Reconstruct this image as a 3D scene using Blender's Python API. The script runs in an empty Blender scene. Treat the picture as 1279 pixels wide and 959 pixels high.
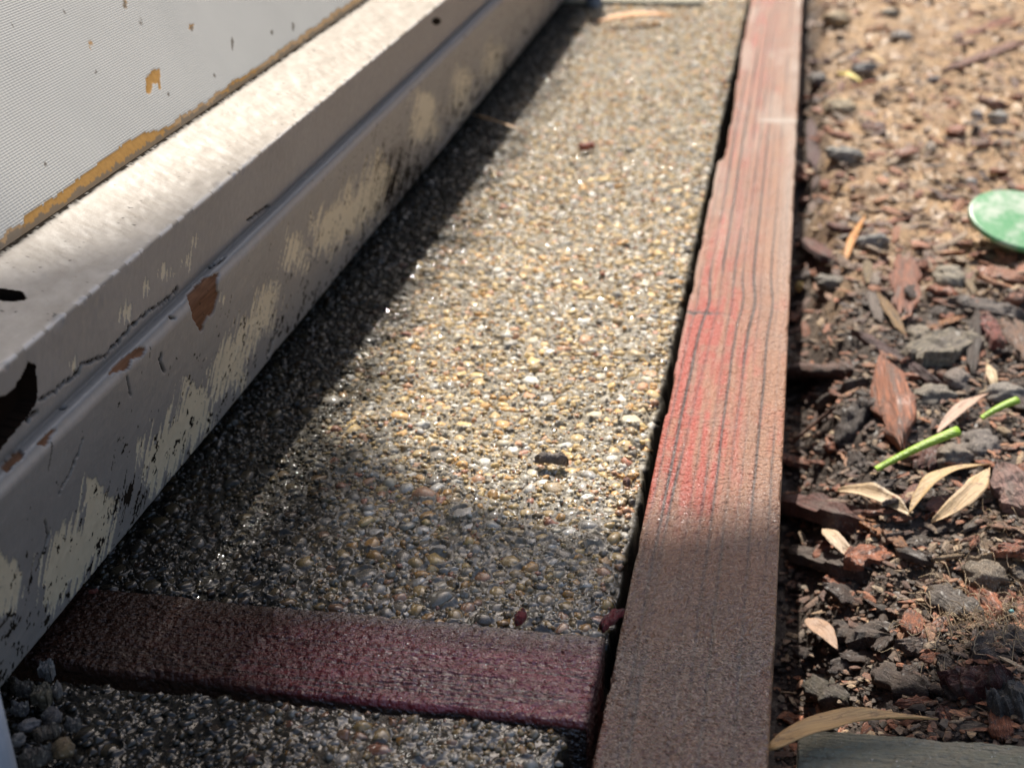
import bpy, math, random
import numpy as np
from mathutils import Vector, Matrix, Euler

# ------------------------------------------------------------ camera, sky, sun
C = bpy.context.scene.collection
S = bpy.context.scene
RND = random.Random(7)
F = 1922.0
CAM_ROT = Euler((1.15234, 0.02001, 0.17811), 'XYZ')
CAM = Vector((0.03512, -0.31765, 0.21042))
cd = bpy.data.cameras.new('camera'); cam = bpy.data.objects.new('camera', cd); C.objects.link(cam)
cam.location = CAM; cam.rotation_euler = CAM_ROT
cd.sensor_width = 36; cd.lens = F / 1279 * 36; cd.clip_start = 0.01; cd.clip_end = 500
cd.dof.use_dof = True; cd.dof.focus_distance = 0.405; cd.dof.aperture_fstop = cd.lens / 2.7
S.camera = cam
SUN = Vector((-0.13, 0.80, 1.0)).normalized()
w = bpy.data.worlds.new('World'); S.world = w; w.use_nodes = True
nt = w.node_tree; sky = nt.nodes.new('ShaderNodeTexSky'); sky.sky_type = 'NISHITA'; sky.sun_disc = False
sky.sun_elevation = math.asin(SUN.z); sky.sun_rotation = math.atan2(SUN.x, SUN.y)
sky.dust_density = 3.0; sky.air_density = 1.0; sky.ozone_density = .4
bg = nt.nodes['Background']; nt.links.new(sky.outputs[0], bg.inputs[0]); bg.inputs[1].default_value = 0.125
sd = bpy.data.lights.new('sun', 'SUN'); sd.energy = 5.0; sd.angle = math.radians(0.53); sd.color = (1, .945, .86)
so = bpy.data.objects.new('sun', sd); C.objects.link(so); so.rotation_euler = SUN.to_track_quat('Z', 'Y').to_euler()
S.view_settings.view_transform = 'Standard'; S.view_settings.look = 'None'; S.view_settings.exposure = 0.56
S.render.resolution_x = 1024; S.render.resolution_y = 767

# ------------------------------------------------------------ placing helpers
_R = CAM_ROT.to_matrix()
def ray(u, v): return _R @ Vector((u - 639.5, -(v - 479.5), -F))
def P(u, v, z=0.0):
    "point of the horizontal level z that the photograph shows at pixel u, v"
    d = ray(u, v); t = (z - CAM.z) / d.z; return CAM + d * t
def PX(u, v, a, b):
    "point of the plane running along Y through the two (x, z) points a and b"
    n = (b[1] - a[1], -(b[0] - a[0])); d = ray(u, v)
    t = ((a[0] - CAM.x) * n[0] + (a[1] - CAM.z) * n[1]) / (d.x * n[0] + d.z * n[1]); return CAM + d * t

_tab = np.random.RandomState(3).rand(256, 256)
def vn(x, y, s=0):
    x = np.asarray(x, float) + s * 17.31; y = np.asarray(y, float) + s * 9.77
    xi = np.floor(x).astype(int); yi = np.floor(y).astype(int); fx = x - xi; fy = y - yi
    fx = fx * fx * (3 - 2 * fx); fy = fy * fy * (3 - 2 * fy)
    a = _tab[xi & 255, yi & 255]; b = _tab[(xi + 1) & 255, yi & 255]; c = _tab[xi & 255, (yi + 1) & 255]; d = _tab[(xi + 1) & 255, (yi + 1) & 255]
    return (a * (1 - fx) + b * fx) * (1 - fy) + (c * (1 - fx) + d * fx) * fy
def fbm(x, y, o=4, s=0):
    r = 0; a = .5; t = 0
    for i in range(o):
        r = r + a * vn(x * 2 ** i, y * 2 ** i, s + i * 3); t += a; a *= .5
    return r / t
def sm(a, b, x):
    t = np.clip((x - a) / (b - a), 0, 1); return t * t * (3 - 2 * t)
def inpoly(px, py, poly):
    r = np.zeros(px.shape, bool); n = len(poly)
    for i in range(n):
        x0, y0 = poly[i]; x1, y1 = poly[(i + 1) % n]
        if y0 == y1: continue
        c = ((y0 > py) != (y1 > py)) & (px < (x1 - x0) * (py - y0) / (y1 - y0) + x0); r ^= c
    return r

# ------------------------------------------------------------ object helpers
def tag(o, label=None, cat=None, group=None, kind=None):
    if label: o['label'] = label
    if cat: o['category'] = cat
    if group: o['group'] = group
    if kind: o['kind'] = kind
    return o
def link(name, me, parent=None, loc=None):
    o = bpy.data.objects.new(name, me); C.objects.link(o)
    if loc is not None: o.location = loc
    if parent: o.parent = parent
    return o
def mesh(name, V, Fc, mat=None, attrs=None, smooth=True):
    me = bpy.data.meshes.new(name); V = np.asarray(V, np.float32); Fc = np.asarray(Fc, np.int32)
    n, k = Fc.shape
    me.vertices.add(len(V)); me.vertices.foreach_set('co', V.ravel())
    me.loops.add(n * k); me.loops.foreach_set('vertex_index', Fc.ravel())
    me.polygons.add(n); me.polygons.foreach_set('loop_start', np.arange(0, n * k, k, dtype=np.int32))
    me.polygons.foreach_set('use_smooth', np.full(n, smooth))
    me.update(calc_edges=True)
    for a, val in (attrs or {}).items():
        at = me.attributes.new(a, 'FLOAT', 'POINT'); at.data.foreach_set('value', np.asarray(val, np.float32).ravel())
    if mat: me.materials.append(mat)
    return me
def gridfaces(nu, nv, flip=False):
    i, j = np.meshgrid(np.arange(nu - 1), np.arange(nv - 1), indexing='ij')
    a = i * nv + j; f = np.stack([a, a + nv, a + nv + 1, a + 1], -1).reshape(-1, 4)
    return f[:, ::-1] if flip else f
def grid(name, X, Y, Z, mat, attrs=None, parent=None, flip=False):
    V = np.stack([X, Y, Z], -1).reshape(-1, 3)
    return link(name, mesh(name, V, gridfaces(X.shape[0], X.shape[1], flip), mat, attrs), parent)
def ysteps(y0, y1, k=.0013, cap=.004):
    ys = [y0]
    while ys[-1] < y1:
        ys.append(ys[-1] + min(cap, max(.0003, k * max(.22, ys[-1] + .33))))
    return np.array(ys)
def box(name, x0, x1, y0, y1, z0, z1, mat, parent=None, shear=0):
    V = [(x, y + shear * x, z) for x in (x0, x1) for y in (y0, y1) for z in (z0, z1)]
    Fc = [(0, 1, 3, 2), (4, 6, 7, 5), (0, 4, 5, 1), (2, 3, 7, 6), (0, 2, 6, 4), (1, 5, 7, 3)]
    return link(name, mesh(name, V, Fc, mat, smooth=False), parent)

# ------------------------------------------------------------ material helpers
class M:
    def __init__(s, name, rough=.6, spec=.5, coat=0, coat_r=.05):
        s.m = bpy.data.materials.new(name); s.m.use_nodes = True; s.t = s.m.node_tree; s.b = s.t.nodes['Principled BSDF']
        s.b.inputs['Roughness'].default_value = rough; s.b.inputs['Specular IOR Level'].default_value = spec
        s.b.inputs['Coat Weight'].default_value = coat; s.b.inputs['Coat Roughness'].default_value = coat_r
    def n(s, typ, **k):
        x = s.t.nodes.new('ShaderNode' + typ)
        for a, v in k.items():
            if a.startswith('_'): setattr(x, a[1:], v)
            elif isinstance(v, bpy.types.NodeSocket): s.t.links.new(v, x.inputs[a])
            else: x.inputs[a].default_value = v
        return x
    def co(s, sc=(1, 1, 1)):
        t = s.n('TexCoord'); mp = s.n('Mapping', Vector=t.outputs['Object']); mp.inputs['Scale'].default_value = sc; return mp.outputs[0]
    def noise(s, vec, scale, detail=4, rough=.55):
        return s.n('TexNoise', Vector=vec, Scale=scale, Detail=detail, Roughness=rough).outputs[0]
    def attr(s, nm): return s.n('Attribute', _attribute_name=nm).outputs['Fac']
    def ramp(s, fac, stops):
        r = s.t.nodes.new('ShaderNodeValToRGB'); s.t.links.new(fac, r.inputs[0]); e = r.color_ramp.elements
        while len(e) < len(stops): e.new(.5)
        for el, (p, c) in zip(e, stops): el.position = p; el.color = (*c, 1) if len(c) == 3 else c
        return r.outputs[0]
    def mix(s, fac, a, b, mode='MIX'):
        x = s.t.nodes.new('ShaderNodeMix'); x.data_type = 'RGBA'; x.blend_type = mode
        for i, v in ((0, fac), (6, a), (7, b)):
            if isinstance(v, bpy.types.NodeSocket): s.t.links.new(v, x.inputs[i])
            else: x.inputs[i].default_value = v if i == 0 else (*v, 1)
        return x.outputs[2]
    def math(s, op, a, b=0, c=0):
        x = s.t.nodes.new('ShaderNodeMath'); x.operation = op
        for i, v in enumerate((a, b, c)):
            if isinstance(v, bpy.types.NodeSocket): s.t.links.new(v, x.inputs[i])
            else: x.inputs[i].default_value = v
        return x.outputs[0]
    def set(s, inp, v):
        if isinstance(v, bpy.types.NodeSocket): s.t.links.new(v, s.b.inputs[inp])
        else: s.b.inputs[inp].default_value = (*v, 1) if isinstance(v, tuple) else v
    def bump(s, h, dist, strength=1.0, coat=False, normal=None):
        b = s.n('Bump', Height=h, Strength=strength, Distance=dist)
        if normal: s.t.links.new(normal, b.inputs['Normal'])
        s.t.links.new(b.outputs[0], s.b.inputs['Normal'])
        if coat: s.t.links.new(b.outputs[0], s.b.inputs['Coat Normal'])
        return b.outputs[0]

# pebble colours: chosen per stone by a random number
PEB = [(0, (.15, .13, .10)), (.06, (.60, .40, .15)), (.15, (.74, .38, .09)), (.25, (.36, .32, .24)), (.32, (.80, .75, .64)), (.41, (.74, .50, .19)),
       (.50, (.42, .28, .12)), (.57, (.68, .58, .40)), (.65, (.64, .31, .15)), (.71, (.38, .35, .29)), (.76, (.82, .55, .19)), (.85, (.60, .43, .21)), (.90, (.86, .82, .72)),
       (.945, (.60, .22, .12)), (.97, (.40, .39, .36))]
def wetness(m, pos):
    "how wet the path is: soaked at the near end and along the frame, drying towards the far right"
    sp = m.n('SeparateXYZ', Vector=pos); y = m.math('MULTIPLY_ADD', sp.outputs['Y'], -7.0, .92); x = m.math('MULTIPLY_ADD', sp.outputs['X'], -16.0, -1.5)
    a = m.math('MAXIMUM', y, x); a = m.math('ADD', a, m.math('MULTIPLY_ADD', m.noise(pos, 40, 3), .3, -.17)); a = m.math('MAXIMUM', a, .12); return m.math('MINIMUM', a, 1.0)
def shade_and_joint(m, pos):
    "shade below the door, painted dark into the path colour"
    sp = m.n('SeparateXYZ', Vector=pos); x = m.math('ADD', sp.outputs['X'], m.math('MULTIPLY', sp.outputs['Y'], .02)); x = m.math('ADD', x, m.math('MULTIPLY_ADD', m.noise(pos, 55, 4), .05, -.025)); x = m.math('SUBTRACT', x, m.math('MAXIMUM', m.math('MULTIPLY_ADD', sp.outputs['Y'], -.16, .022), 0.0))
    edge = m.math('MULTIPLY_ADD', sp.outputs['X'], 420.0, 2.1)      # plus a dark joint along the edging board
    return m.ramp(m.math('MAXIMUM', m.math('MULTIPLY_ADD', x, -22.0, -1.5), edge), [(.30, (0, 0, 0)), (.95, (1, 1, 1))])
def pebble_mat(name, rnd_from):
    m = M(name, rough=.34, coat=.55, coat_r=.10)
    r = m.n('ObjectInfo').outputs['Random'] if rnd_from == 'object' else m.attr('rnd')
    if rnd_from == 'object': r = m.math('FRACT', m.math('MULTIPLY', r, 7.31))
    c = m.ramp(r, PEB); c.node.color_ramp.interpolation = 'CONSTANT'
    v = m.n('NewGeometry').outputs['Position']; wet = wetness(m, v)
    n1 = m.noise(v, 900, 4, .65); c2 = m.mix(m.ramp(n1, [(.35, (0, 0, 0)), (.75, (.75, .75, .75))]), c, (.24, .18, .11))
    sp = m.noise(v, 2300, 2, .7)
    c3 = m.mix(m.ramp(sp, [(.60, (0, 0, 0)), (.68, (.8, .8, .8))]), c2, (.62, .55, .43))
    c3 = m.mix(m.math('MULTIPLY', wet, .72), c3, m.mix(1.0, c3, (.30, .26, .22), 'MULTIPLY'))
    c3 = m.mix(m.math('MULTIPLY', shade_and_joint(m, v), .93), c3, (.018, .016, .012))  # shaded strip below the door painted onto the stones
    m.set('Base Color', c3); m.set('Specular IOR Level', m.math('MULTIPLY_ADD', shade_and_joint(m, v), -.45, .5)); m.set('Roughness', m.math('MULTIPLY_ADD', wet, -.52, .62)); m.set('Coat Weight', m.math('MULTIPLY', wet, .9)); m.bump(sp, .0003, m.math('MULTIPLY_ADD', wet, -.75, .9)); return m.m
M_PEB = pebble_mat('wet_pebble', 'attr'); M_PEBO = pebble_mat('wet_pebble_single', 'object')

def mortar_mat():
    m = M('wet_cement_between_stones', rough=.16, coat=1.0, coat_r=.05)
    v = m.n('NewGeometry').outputs['Position']; n = m.noise(v, 900, 5, .7); n2 = m.noise(v, 60, 3); wet = wetness(m, v)
    c = m.ramp(n, [(.3, (.07, .055, .035)), (.5, (.25, .205, .135)), (.7, (.46, .39, .26))])
    c = m.mix(m.math('MULTIPLY', n2, .4), c, (.22, .19, .14))
    c = m.mix(m.math('MULTIPLY', wet, .9), c, m.mix(1.0, c, (.20, .175, .155), 'MULTIPLY'))
    c = m.mix(m.math('MULTIPLY', shade_and_joint(m, v), .92), c, (.012, .011, .009))  # same door shade painted into the cement
    m.set('Base Color', c); m.set('Specular IOR Level', m.math('MULTIPLY_ADD', shade_and_joint(m, v), -.45, .5)); m.set('Roughness', m.math('MULTIPLY_ADD', wet, -.55, .74)); m.set('Coat Weight', m.math('MULTIPLY', wet, m.math('MULTIPLY_ADD', shade_and_joint(m, v), -.35, 1.0))); m.bump(n, .0006, m.math('MULTIPLY_ADD', wet, -.6, .75), coat=False); return m.m
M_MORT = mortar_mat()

def wood_mat(name, axis, bright, dark, redc, rough=(.3, .65), coat=.4, goose=1.0, grain=1.0, greyc=(.22, .19, .16), bd=.0019, coat_r=.16, vs=850.0):
    m = M(name, coat=coat, coat_r=coat_r)
    sc = (1, .06, 1) if axis == 'y' else (.06, 1, 1)
    v = m.co(sc); vi = m.co()
    g = m.noise(v, 900, 5, .6); g2 = m.noise(v, 160, 3)
    c = m.mix(m.math('MULTIPLY', g2, 1.0), dark, bright)
    c = m.mix(m.ramp(g, [(.45, (0, 0, 0)), (.75, (.35, .35, .35))]), c, tuple(x * .45 for x in bright))
    bl = m.noise(vi, 45, 4); c = m.mix(m.ramp(bl, [(.45, (0, 0, 0)), (.75, (.35, .35, .35))]), c, greyc)
    rn = m.noise(v, 350, 3); rf = m.math('MULTIPLY', m.attr('red'), m.math('MULTIPLY_ADD', rn, 1.3, .25)); rf.node.use_clamp = True
    c = m.mix(rf, c, m.mix(rn, redc, tuple(min(1, x * y) for x, y in zip(redc, (1.15, 1.8, 1.5)))))
    c = m.mix(m.attr('line'), c, (.035, .02, .018))
    c = m.mix(m.attr('pale'), c, (.42, .33, .26))
    wh = m.noise(vi, 1500, 2, .6)
    spot = m.math('MULTIPLY', m.math('GREATER_THAN', wh, .705), m.math('GREATER_THAN', m.noise(vi, 90, 2), .46))
    c = m.mix(spot, c, (.7, .66, .6))
    m.set('Base Color', c)
    m.set('Roughness', m.math('MULTIPLY_ADD', bl, rough[1] - rough[0], rough[0]))
    if name == 'wet_redwood':
        shd = shade_and_joint(m, m.n('NewGeometry').outputs['Position']); c = m.mix(m.math('MULTIPLY', shd, .85), c, (.022, .012, .008)); m.set('Base Color', c); m.set('Coat Weight', m.math('MULTIPLY_ADD', shd, -.8, 1.0)); m.set('Specular IOR Level', m.math('MULTIPLY_ADD', shd, -.4, .5))  # door's dark reflection painted into the left end of the board
    if axis == 'y':
        wt = wetness(m, m.n('NewGeometry').outputs['Position']); wt = m.math('MULTIPLY', wt, .9); m.set('Coat Weight', m.math('MULTIPLY', wt, 1.1))
        c = m.mix(m.math('MULTIPLY', wt, .75), c, m.mix(1.0, c, (.19, .15, .18), 'MULTIPLY')); m.set('Base Color', c); m.set('Roughness', m.math('MULTIPLY_ADD', wt, -.42, .6)); m.b.inputs['Coat Roughness'].default_value = .05
    go = m.n('TexVoronoi', Vector=vi, Scale=vs, _feature='SMOOTH_F1').outputs['Distance']
    go2 = m.noise(vi, 950 if axis == 'y' else 720, 2, .5)
    h = m.math('ADD', m.math('MULTIPLY', go2, .9 * goose), m.math('MULTIPLY', g, .7 * grain)); h = m.math('ADD', h, m.math('MULTIPLY', go, -.5 * goose))
    m.bump(h, bd, 1.0, coat=True); return m.m
M_RED = wood_mat('weathered_redwood', 'y', (.42, .195, .095), (.20, .09, .052), (.34, .035, .02), rough=(.45, .7), coat=.12, goose=1.3, grain=.3, bd=.0011, coat_r=.05, vs=700.0)
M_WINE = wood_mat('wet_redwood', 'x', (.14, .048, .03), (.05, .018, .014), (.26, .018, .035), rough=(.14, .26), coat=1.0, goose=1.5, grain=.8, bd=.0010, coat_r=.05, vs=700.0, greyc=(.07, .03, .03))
M_GREYW = wood_mat('grey_weathered_wood', 'x', (.42, .38, .26), (.20, .18, .12), (.24, .18, .11), rough=(.5, .8), coat=.1, goose=.5, grain=1.6, greyc=(.26, .26, .17))

def paint_mat():
    m = M('peeling_taupe_paint', rough=.42)
    v = m.co(); n = m.noise(v, 35, 4); f = m.noise(v, 420, 5, .65); f2 = m.noise(m.co((.35, .35, 2.2)), 260, 4)
    taupe = m.mix(n, (.185, .176, .166), (.255, .244, .23))
    taupe = m.mix(m.ramp(f, [(.62, (0, 0, 0)), (.8, (.5, .5, .5))]), taupe, (.2, .17, .14))
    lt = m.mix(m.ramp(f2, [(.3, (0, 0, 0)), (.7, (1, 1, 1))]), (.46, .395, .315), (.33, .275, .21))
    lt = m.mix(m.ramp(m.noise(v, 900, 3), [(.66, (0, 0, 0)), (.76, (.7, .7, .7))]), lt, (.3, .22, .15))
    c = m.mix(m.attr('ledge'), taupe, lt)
    cream = m.mix(f, (.47, .405, .28), (.66, .58, .43)); c = m.mix(m.attr('cream'), c, cream)
    c = m.mix(m.attr('edge'), c, (.72, .66, .58))
    wood = m.mix(m.noise(m.co((1, .12, 1)), 900, 4), (.06, .03, .018), (.27, .14, .08)); c = m.mix(m.attr('wood'), c, wood)
    c = m.mix(m.attr('grime'), c, (.022, .018, .014)); c = m.mix(m.attr('hole'), c, (.012, .008, .006))
    m.set('Specular IOR Level', m.math('MULTIPLY_ADD', m.math('MAXIMUM', m.attr('hole'), m.math('MAXIMUM', m.attr('grime'), m.attr('wood'))), -.5, .5))
    m.set('Base Color', c); m.set('Roughness', m.math('MULTIPLY_ADD', f, .4, .25))
    m.bump(m.math('ADD', f, m.math('MULTIPLY', f2, .6)), .00025, .4); return m.m
M_PAINT = paint_mat()

def panel_mat():
    m = M('woven_panel_paint', rough=.38)
    # woven texture: little raised diamonds about a millimetre apart
    tc = m.n('TexCoord').outputs['Object']; sp = m.n('SeparateXYZ', Vector=tc)
    a = sp.outputs['Y']; b = m.math('MULTIPLY', sp.outputs['Z'], 1.22); k = 2 * math.pi / .0014
    u = m.math('SINE', m.math('MULTIPLY', m.math('ADD', m.math('MULTIPLY', a, .38), b), k)); v2 = m.math('SINE', m.math('MULTIPLY', m.math('SUBTRACT', m.math('MULTIPLY', a, .38), b), k))
    h = m.math('MULTIPLY', u, v2); vi = m.co(); n = m.noise(vi, 40, 4); f = m.noise(vi, 700, 4)
    c = m.mix(n, (.37, .36, .33), (.46, .445, .405)); c = m.mix(m.ramp(h, [(0, (.12, .12, .12)), (.5, (0, 0, 0))]), c, (.40, .39, .36))
    c = m.mix(m.ramp(f, [(.66, (0, 0, 0)), (.74, (.6, .6, .6))]), c, (.56, .54, .49))
    c = m.mix(m.attr('brown'), c, m.mix(f, (.22, .11, .025), (.46, .25, .065)))
    c = m.mix(m.attr('grime'), c, (.12, .10, .075))
    m.set('Base Color', c); m.bump(m.math('ADD', m.math('MULTIPLY', m.math('MULTIPLY', h, .8), m.math('SUBTRACT', 1.0, m.attr('brown'))), m.math('MULTIPLY', f, .5)), .00007, .9); return m.m
M_PANEL = panel_mat()

def chip_mat():
    m = M('bark', rough=.62, coat=.08, coat_r=.3)
    oi = m.n('ObjectInfo'); col = oi.outputs['Color']; rn = m.math('MULTIPLY', oi.outputs['Random'], 40.0)
    def off(sc):
        o = m.n('VectorMath', _operation='ADD'); m.t.links.new(m.co(sc), o.inputs[0]); cx = m.n('CombineXYZ', X=rn, Y=rn, Z=rn); m.t.links.new(cx.outputs[0], o.inputs[1]); return o.outputs[0]
    g = m.noise(off((1.6, 9, 3)), 1.6, 6, .7); bl = m.noise(off((2.2, 2.6, 1)), 1.5, 4, .6); pos = m.n('NewGeometry').outputs['Position']; f = m.noise(pos, 1500, 3, .6)
    c = m.mix(m.ramp(g, [(.38, (.85, .85, .85)), (.6, (0, 0, 0))]), col, m.mix(.82, col, (.03, .02, .016)))
    c = m.mix(m.ramp(g, [(.58, (0, 0, 0)), (.75, (.5, .5, .5))]), c, m.mix(.5, col, (.62, .42, .28)))
    c = m.mix(m.ramp(bl, [(.50, (0, 0, 0)), (.62, (.65, .65, .65))]), c, (.15, .12, .10))
    c = m.mix(m.ramp(f, [(.62, (0, 0, 0)), (.70, (.6, .6, .6))]), c, (.5, .42, .32))
    m.set('Base Color', c); m.bump(m.math('ADD', g, m.math('MULTIPLY', f, .3)), .0022, .9); return m.m
M_BARK = chip_mat()
def leaf_mat(name, streak=.55, rough=.55, blot=.75):
    m = M(name, rough=rough); oi = m.n('ObjectInfo'); col = oi.outputs['Color']; pos = m.n('NewGeometry').outputs['Position']
    g = m.noise(m.co((.07, 1.4, 1)), 1500, 3); bl = m.noise(pos, 260, 5, .7); b2 = m.noise(pos, 90, 3)
    c = m.mix(m.ramp(g, [(.4, (streak, streak, streak)), (.62, (0, 0, 0))]), col, m.mix(.75, col, (.16, .08, .035)))
    c = m.mix(m.math('MULTIPLY', b2, .5), c, m.mix(.5, col, (.42, .20, .07)))
    c = m.mix(m.ramp(bl, [(.56, (0, 0, 0)), (.66, (blot, blot, blot))]), c, (.13, .07, .035))
    m.set('Base Color', c); m.bump(m.math('ADD', g, bl), .0005, .8); return m.m
M_LEAF = leaf_mat('dry_leaf'); M_STEM = leaf_mat('stem', .3, .35, .15)
def stone_mat():
    m = M('loose_stone', rough=.6); col = m.n('ObjectInfo').outputs['Color']; pos = m.n('NewGeometry').outputs['Position']; n = m.noise(pos, 330, 6, .7)
    c = m.mix(m.ramp(n, [(.35, (.9, .9, .9)), (.6, (0, 0, 0))]), col, m.mix(.7, col, (.06, .05, .04))); c = m.mix(m.ramp(m.noise(pos, 1300, 2), [(.58, (0, 0, 0)), (.68, (.6, .6, .6))]), c, (.55, .47, .36))
    m.set('Base Color', c); m.bump(n, .0025, .9); return m.m
M_STONE = stone_mat()
def soil_mat():
    m = M('soil', rough=.8, coat=.1, coat_r=.3); v = m.co(); n = m.noise(v, 260, 6, .7); n2 = m.noise(v, 70, 4); f = m.noise(v, 1300, 3)
    d = m.mix(n, (.022, .015, .011), (.10, .068, .048)); s = m.mix(n, (.30, .18, .09), (.70, .45, .23)); s = m.mix(m.ramp(n2, [(.5, (0, 0, 0)), (.7, (.6, .6, .6))]), s, (.30, .27, .23))
    s = m.mix(m.ramp(m.noise(v, 28, 5, .65), [(.42, (0, 0, 0)), (.62, (.75, .75, .75))]), s, m.mix(n, (.13, .075, .04), (.38, .22, .11))); c = m.mix(m.attr('sand'), d, s); c = m.mix(m.ramp(f, [(.62, (0, 0, 0)), (.72, (.45, .45, .45))]), c, (.5, .4, .28))
    m.set('Base Color', c); m.bump(m.math('ADD', n, m.math('MULTIPLY', f, .5)), .003, .8); return m.m
M_SOIL = soil_mat()
def simple(name, a, b, scale=80, rough=.6, bump=.0003):
    m = M(name, rough=rough); n = m.noise(m.co(), scale, 5); m.set('Base Color', m.mix(n, a, b)); m.bump(n, bump, .6); return m.m
M_GROUND = simple('dry_earth', (.16, .12, .08), (.32, .26, .18), 6, .9, .01)
M_BLUE = simple('blue_grey_paint', (.22, .26, .31), (.36, .40, .45), 300, .4)
M_GREYP = simple('dull_metal', (.10, .11, .12), (.18, .19, .2), 300, .5)
M_BLOCKER = simple('blocker_board', (.12, .10, .08), (.25, .22, .19), 8, .7)
M_DARK = simple('dark_blocker_paint', (.05, .042, .036), (.08, .068, .058), 20)
M_GRIT = simple('soil_debris', (.04, .03, .022), (.30, .2, .13), 500, .7)

# ------------------------------------------------------------ ground and an added shade blocker overhead
g = link('ground', mesh('ground', [(-150, -150, -.09), (150, -150, -.09), (150, 150, -.09), (-150, 150, -.09)], [(0, 1, 2, 3)], M_GROUND)); tag(g, kind='structure')
H = 2.2; sh = SUN / SUN.z * H
edge = [(.42, .228), (.0, .056), (-.055, .078), (-.100, .112), (-.112, .06), (-.125, -.035), (-.20, -.30), (-.24, -.46), (.42, -.30)]      # where its shadow would fall on the path
rim = [(x + sh.x, y + sh.y) for x, y in edge]
n = len(rim); V2 = [(x, y, z) for z in (H, H + .04) for x, y in rim]
Fr = [tuple(range(n))[::-1], tuple(range(n, 2 * n))] + [(k, (k + 1) % n, n + (k + 1) % n, n + k) for k in range(n)]
def ngon(name, V, Fc, mat):
    me = bpy.data.meshes.new(name); me.from_pydata(V, [], Fc); me.materials.append(mat); return me
rf = link('blocker', ngon('blocker', V2, Fr, M_BLOCKER))
tag(rf, 'added unseen awning high overhead, shading the near end of the path', 'blocker')

# ------------------------------------------------------------ aggregate slabs
def sphere(sub):
    import bmesh
    bm = bmesh.new(); bmesh.ops.create_icosphere(bm, subdivisions=sub, radius=1)
    bm.verts.ensure_lookup_table(); v = np.array([x.co[:] for x in bm.verts]); f = np.array([[q.index for q in p.verts] for p in bm.faces]); bm.free(); return v, f
SPH = {1: sphere(1), 2: sphere(2), 3: sphere(3), 4: sphere(4)}
rs = np.random.RandomState(11)

def pack(inside, x0, x1, y0, y1, tiers):
    "dart throwing: big stones first, then smaller ones in the gaps"
    cell = .004; G = {}; out = []
    for (rmin, rmax, tries, ylim) in tiers:
        X = rs.uniform(x0, x1, tries); Y = y0 + (min(y1, ylim) - y0) * rs.rand(tries) ** 1.0; Rr = rs.uniform(rmin, rmax, tries)
        for x, y, r in zip(X, Y, Rr):
            if not inside(x, y, r): continue
            ci = int(x / cell); cj = int(y / cell); ok = True
            for i in range(ci - 2, ci + 3):
                for j in range(cj - 2, cj + 3):
                    for (a, b, c) in G.get((i, j), ()):
                        dd = (a - x) ** 2 + (b - y) ** 2
                        if dd < (.86 * (c + r)) ** 2: ok = False; break
                    if not ok: break
                if not ok: break
            if ok: G.setdefault((ci, cj), []).append((x, y, r)); out.append((x, y, r))
    return out

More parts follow.
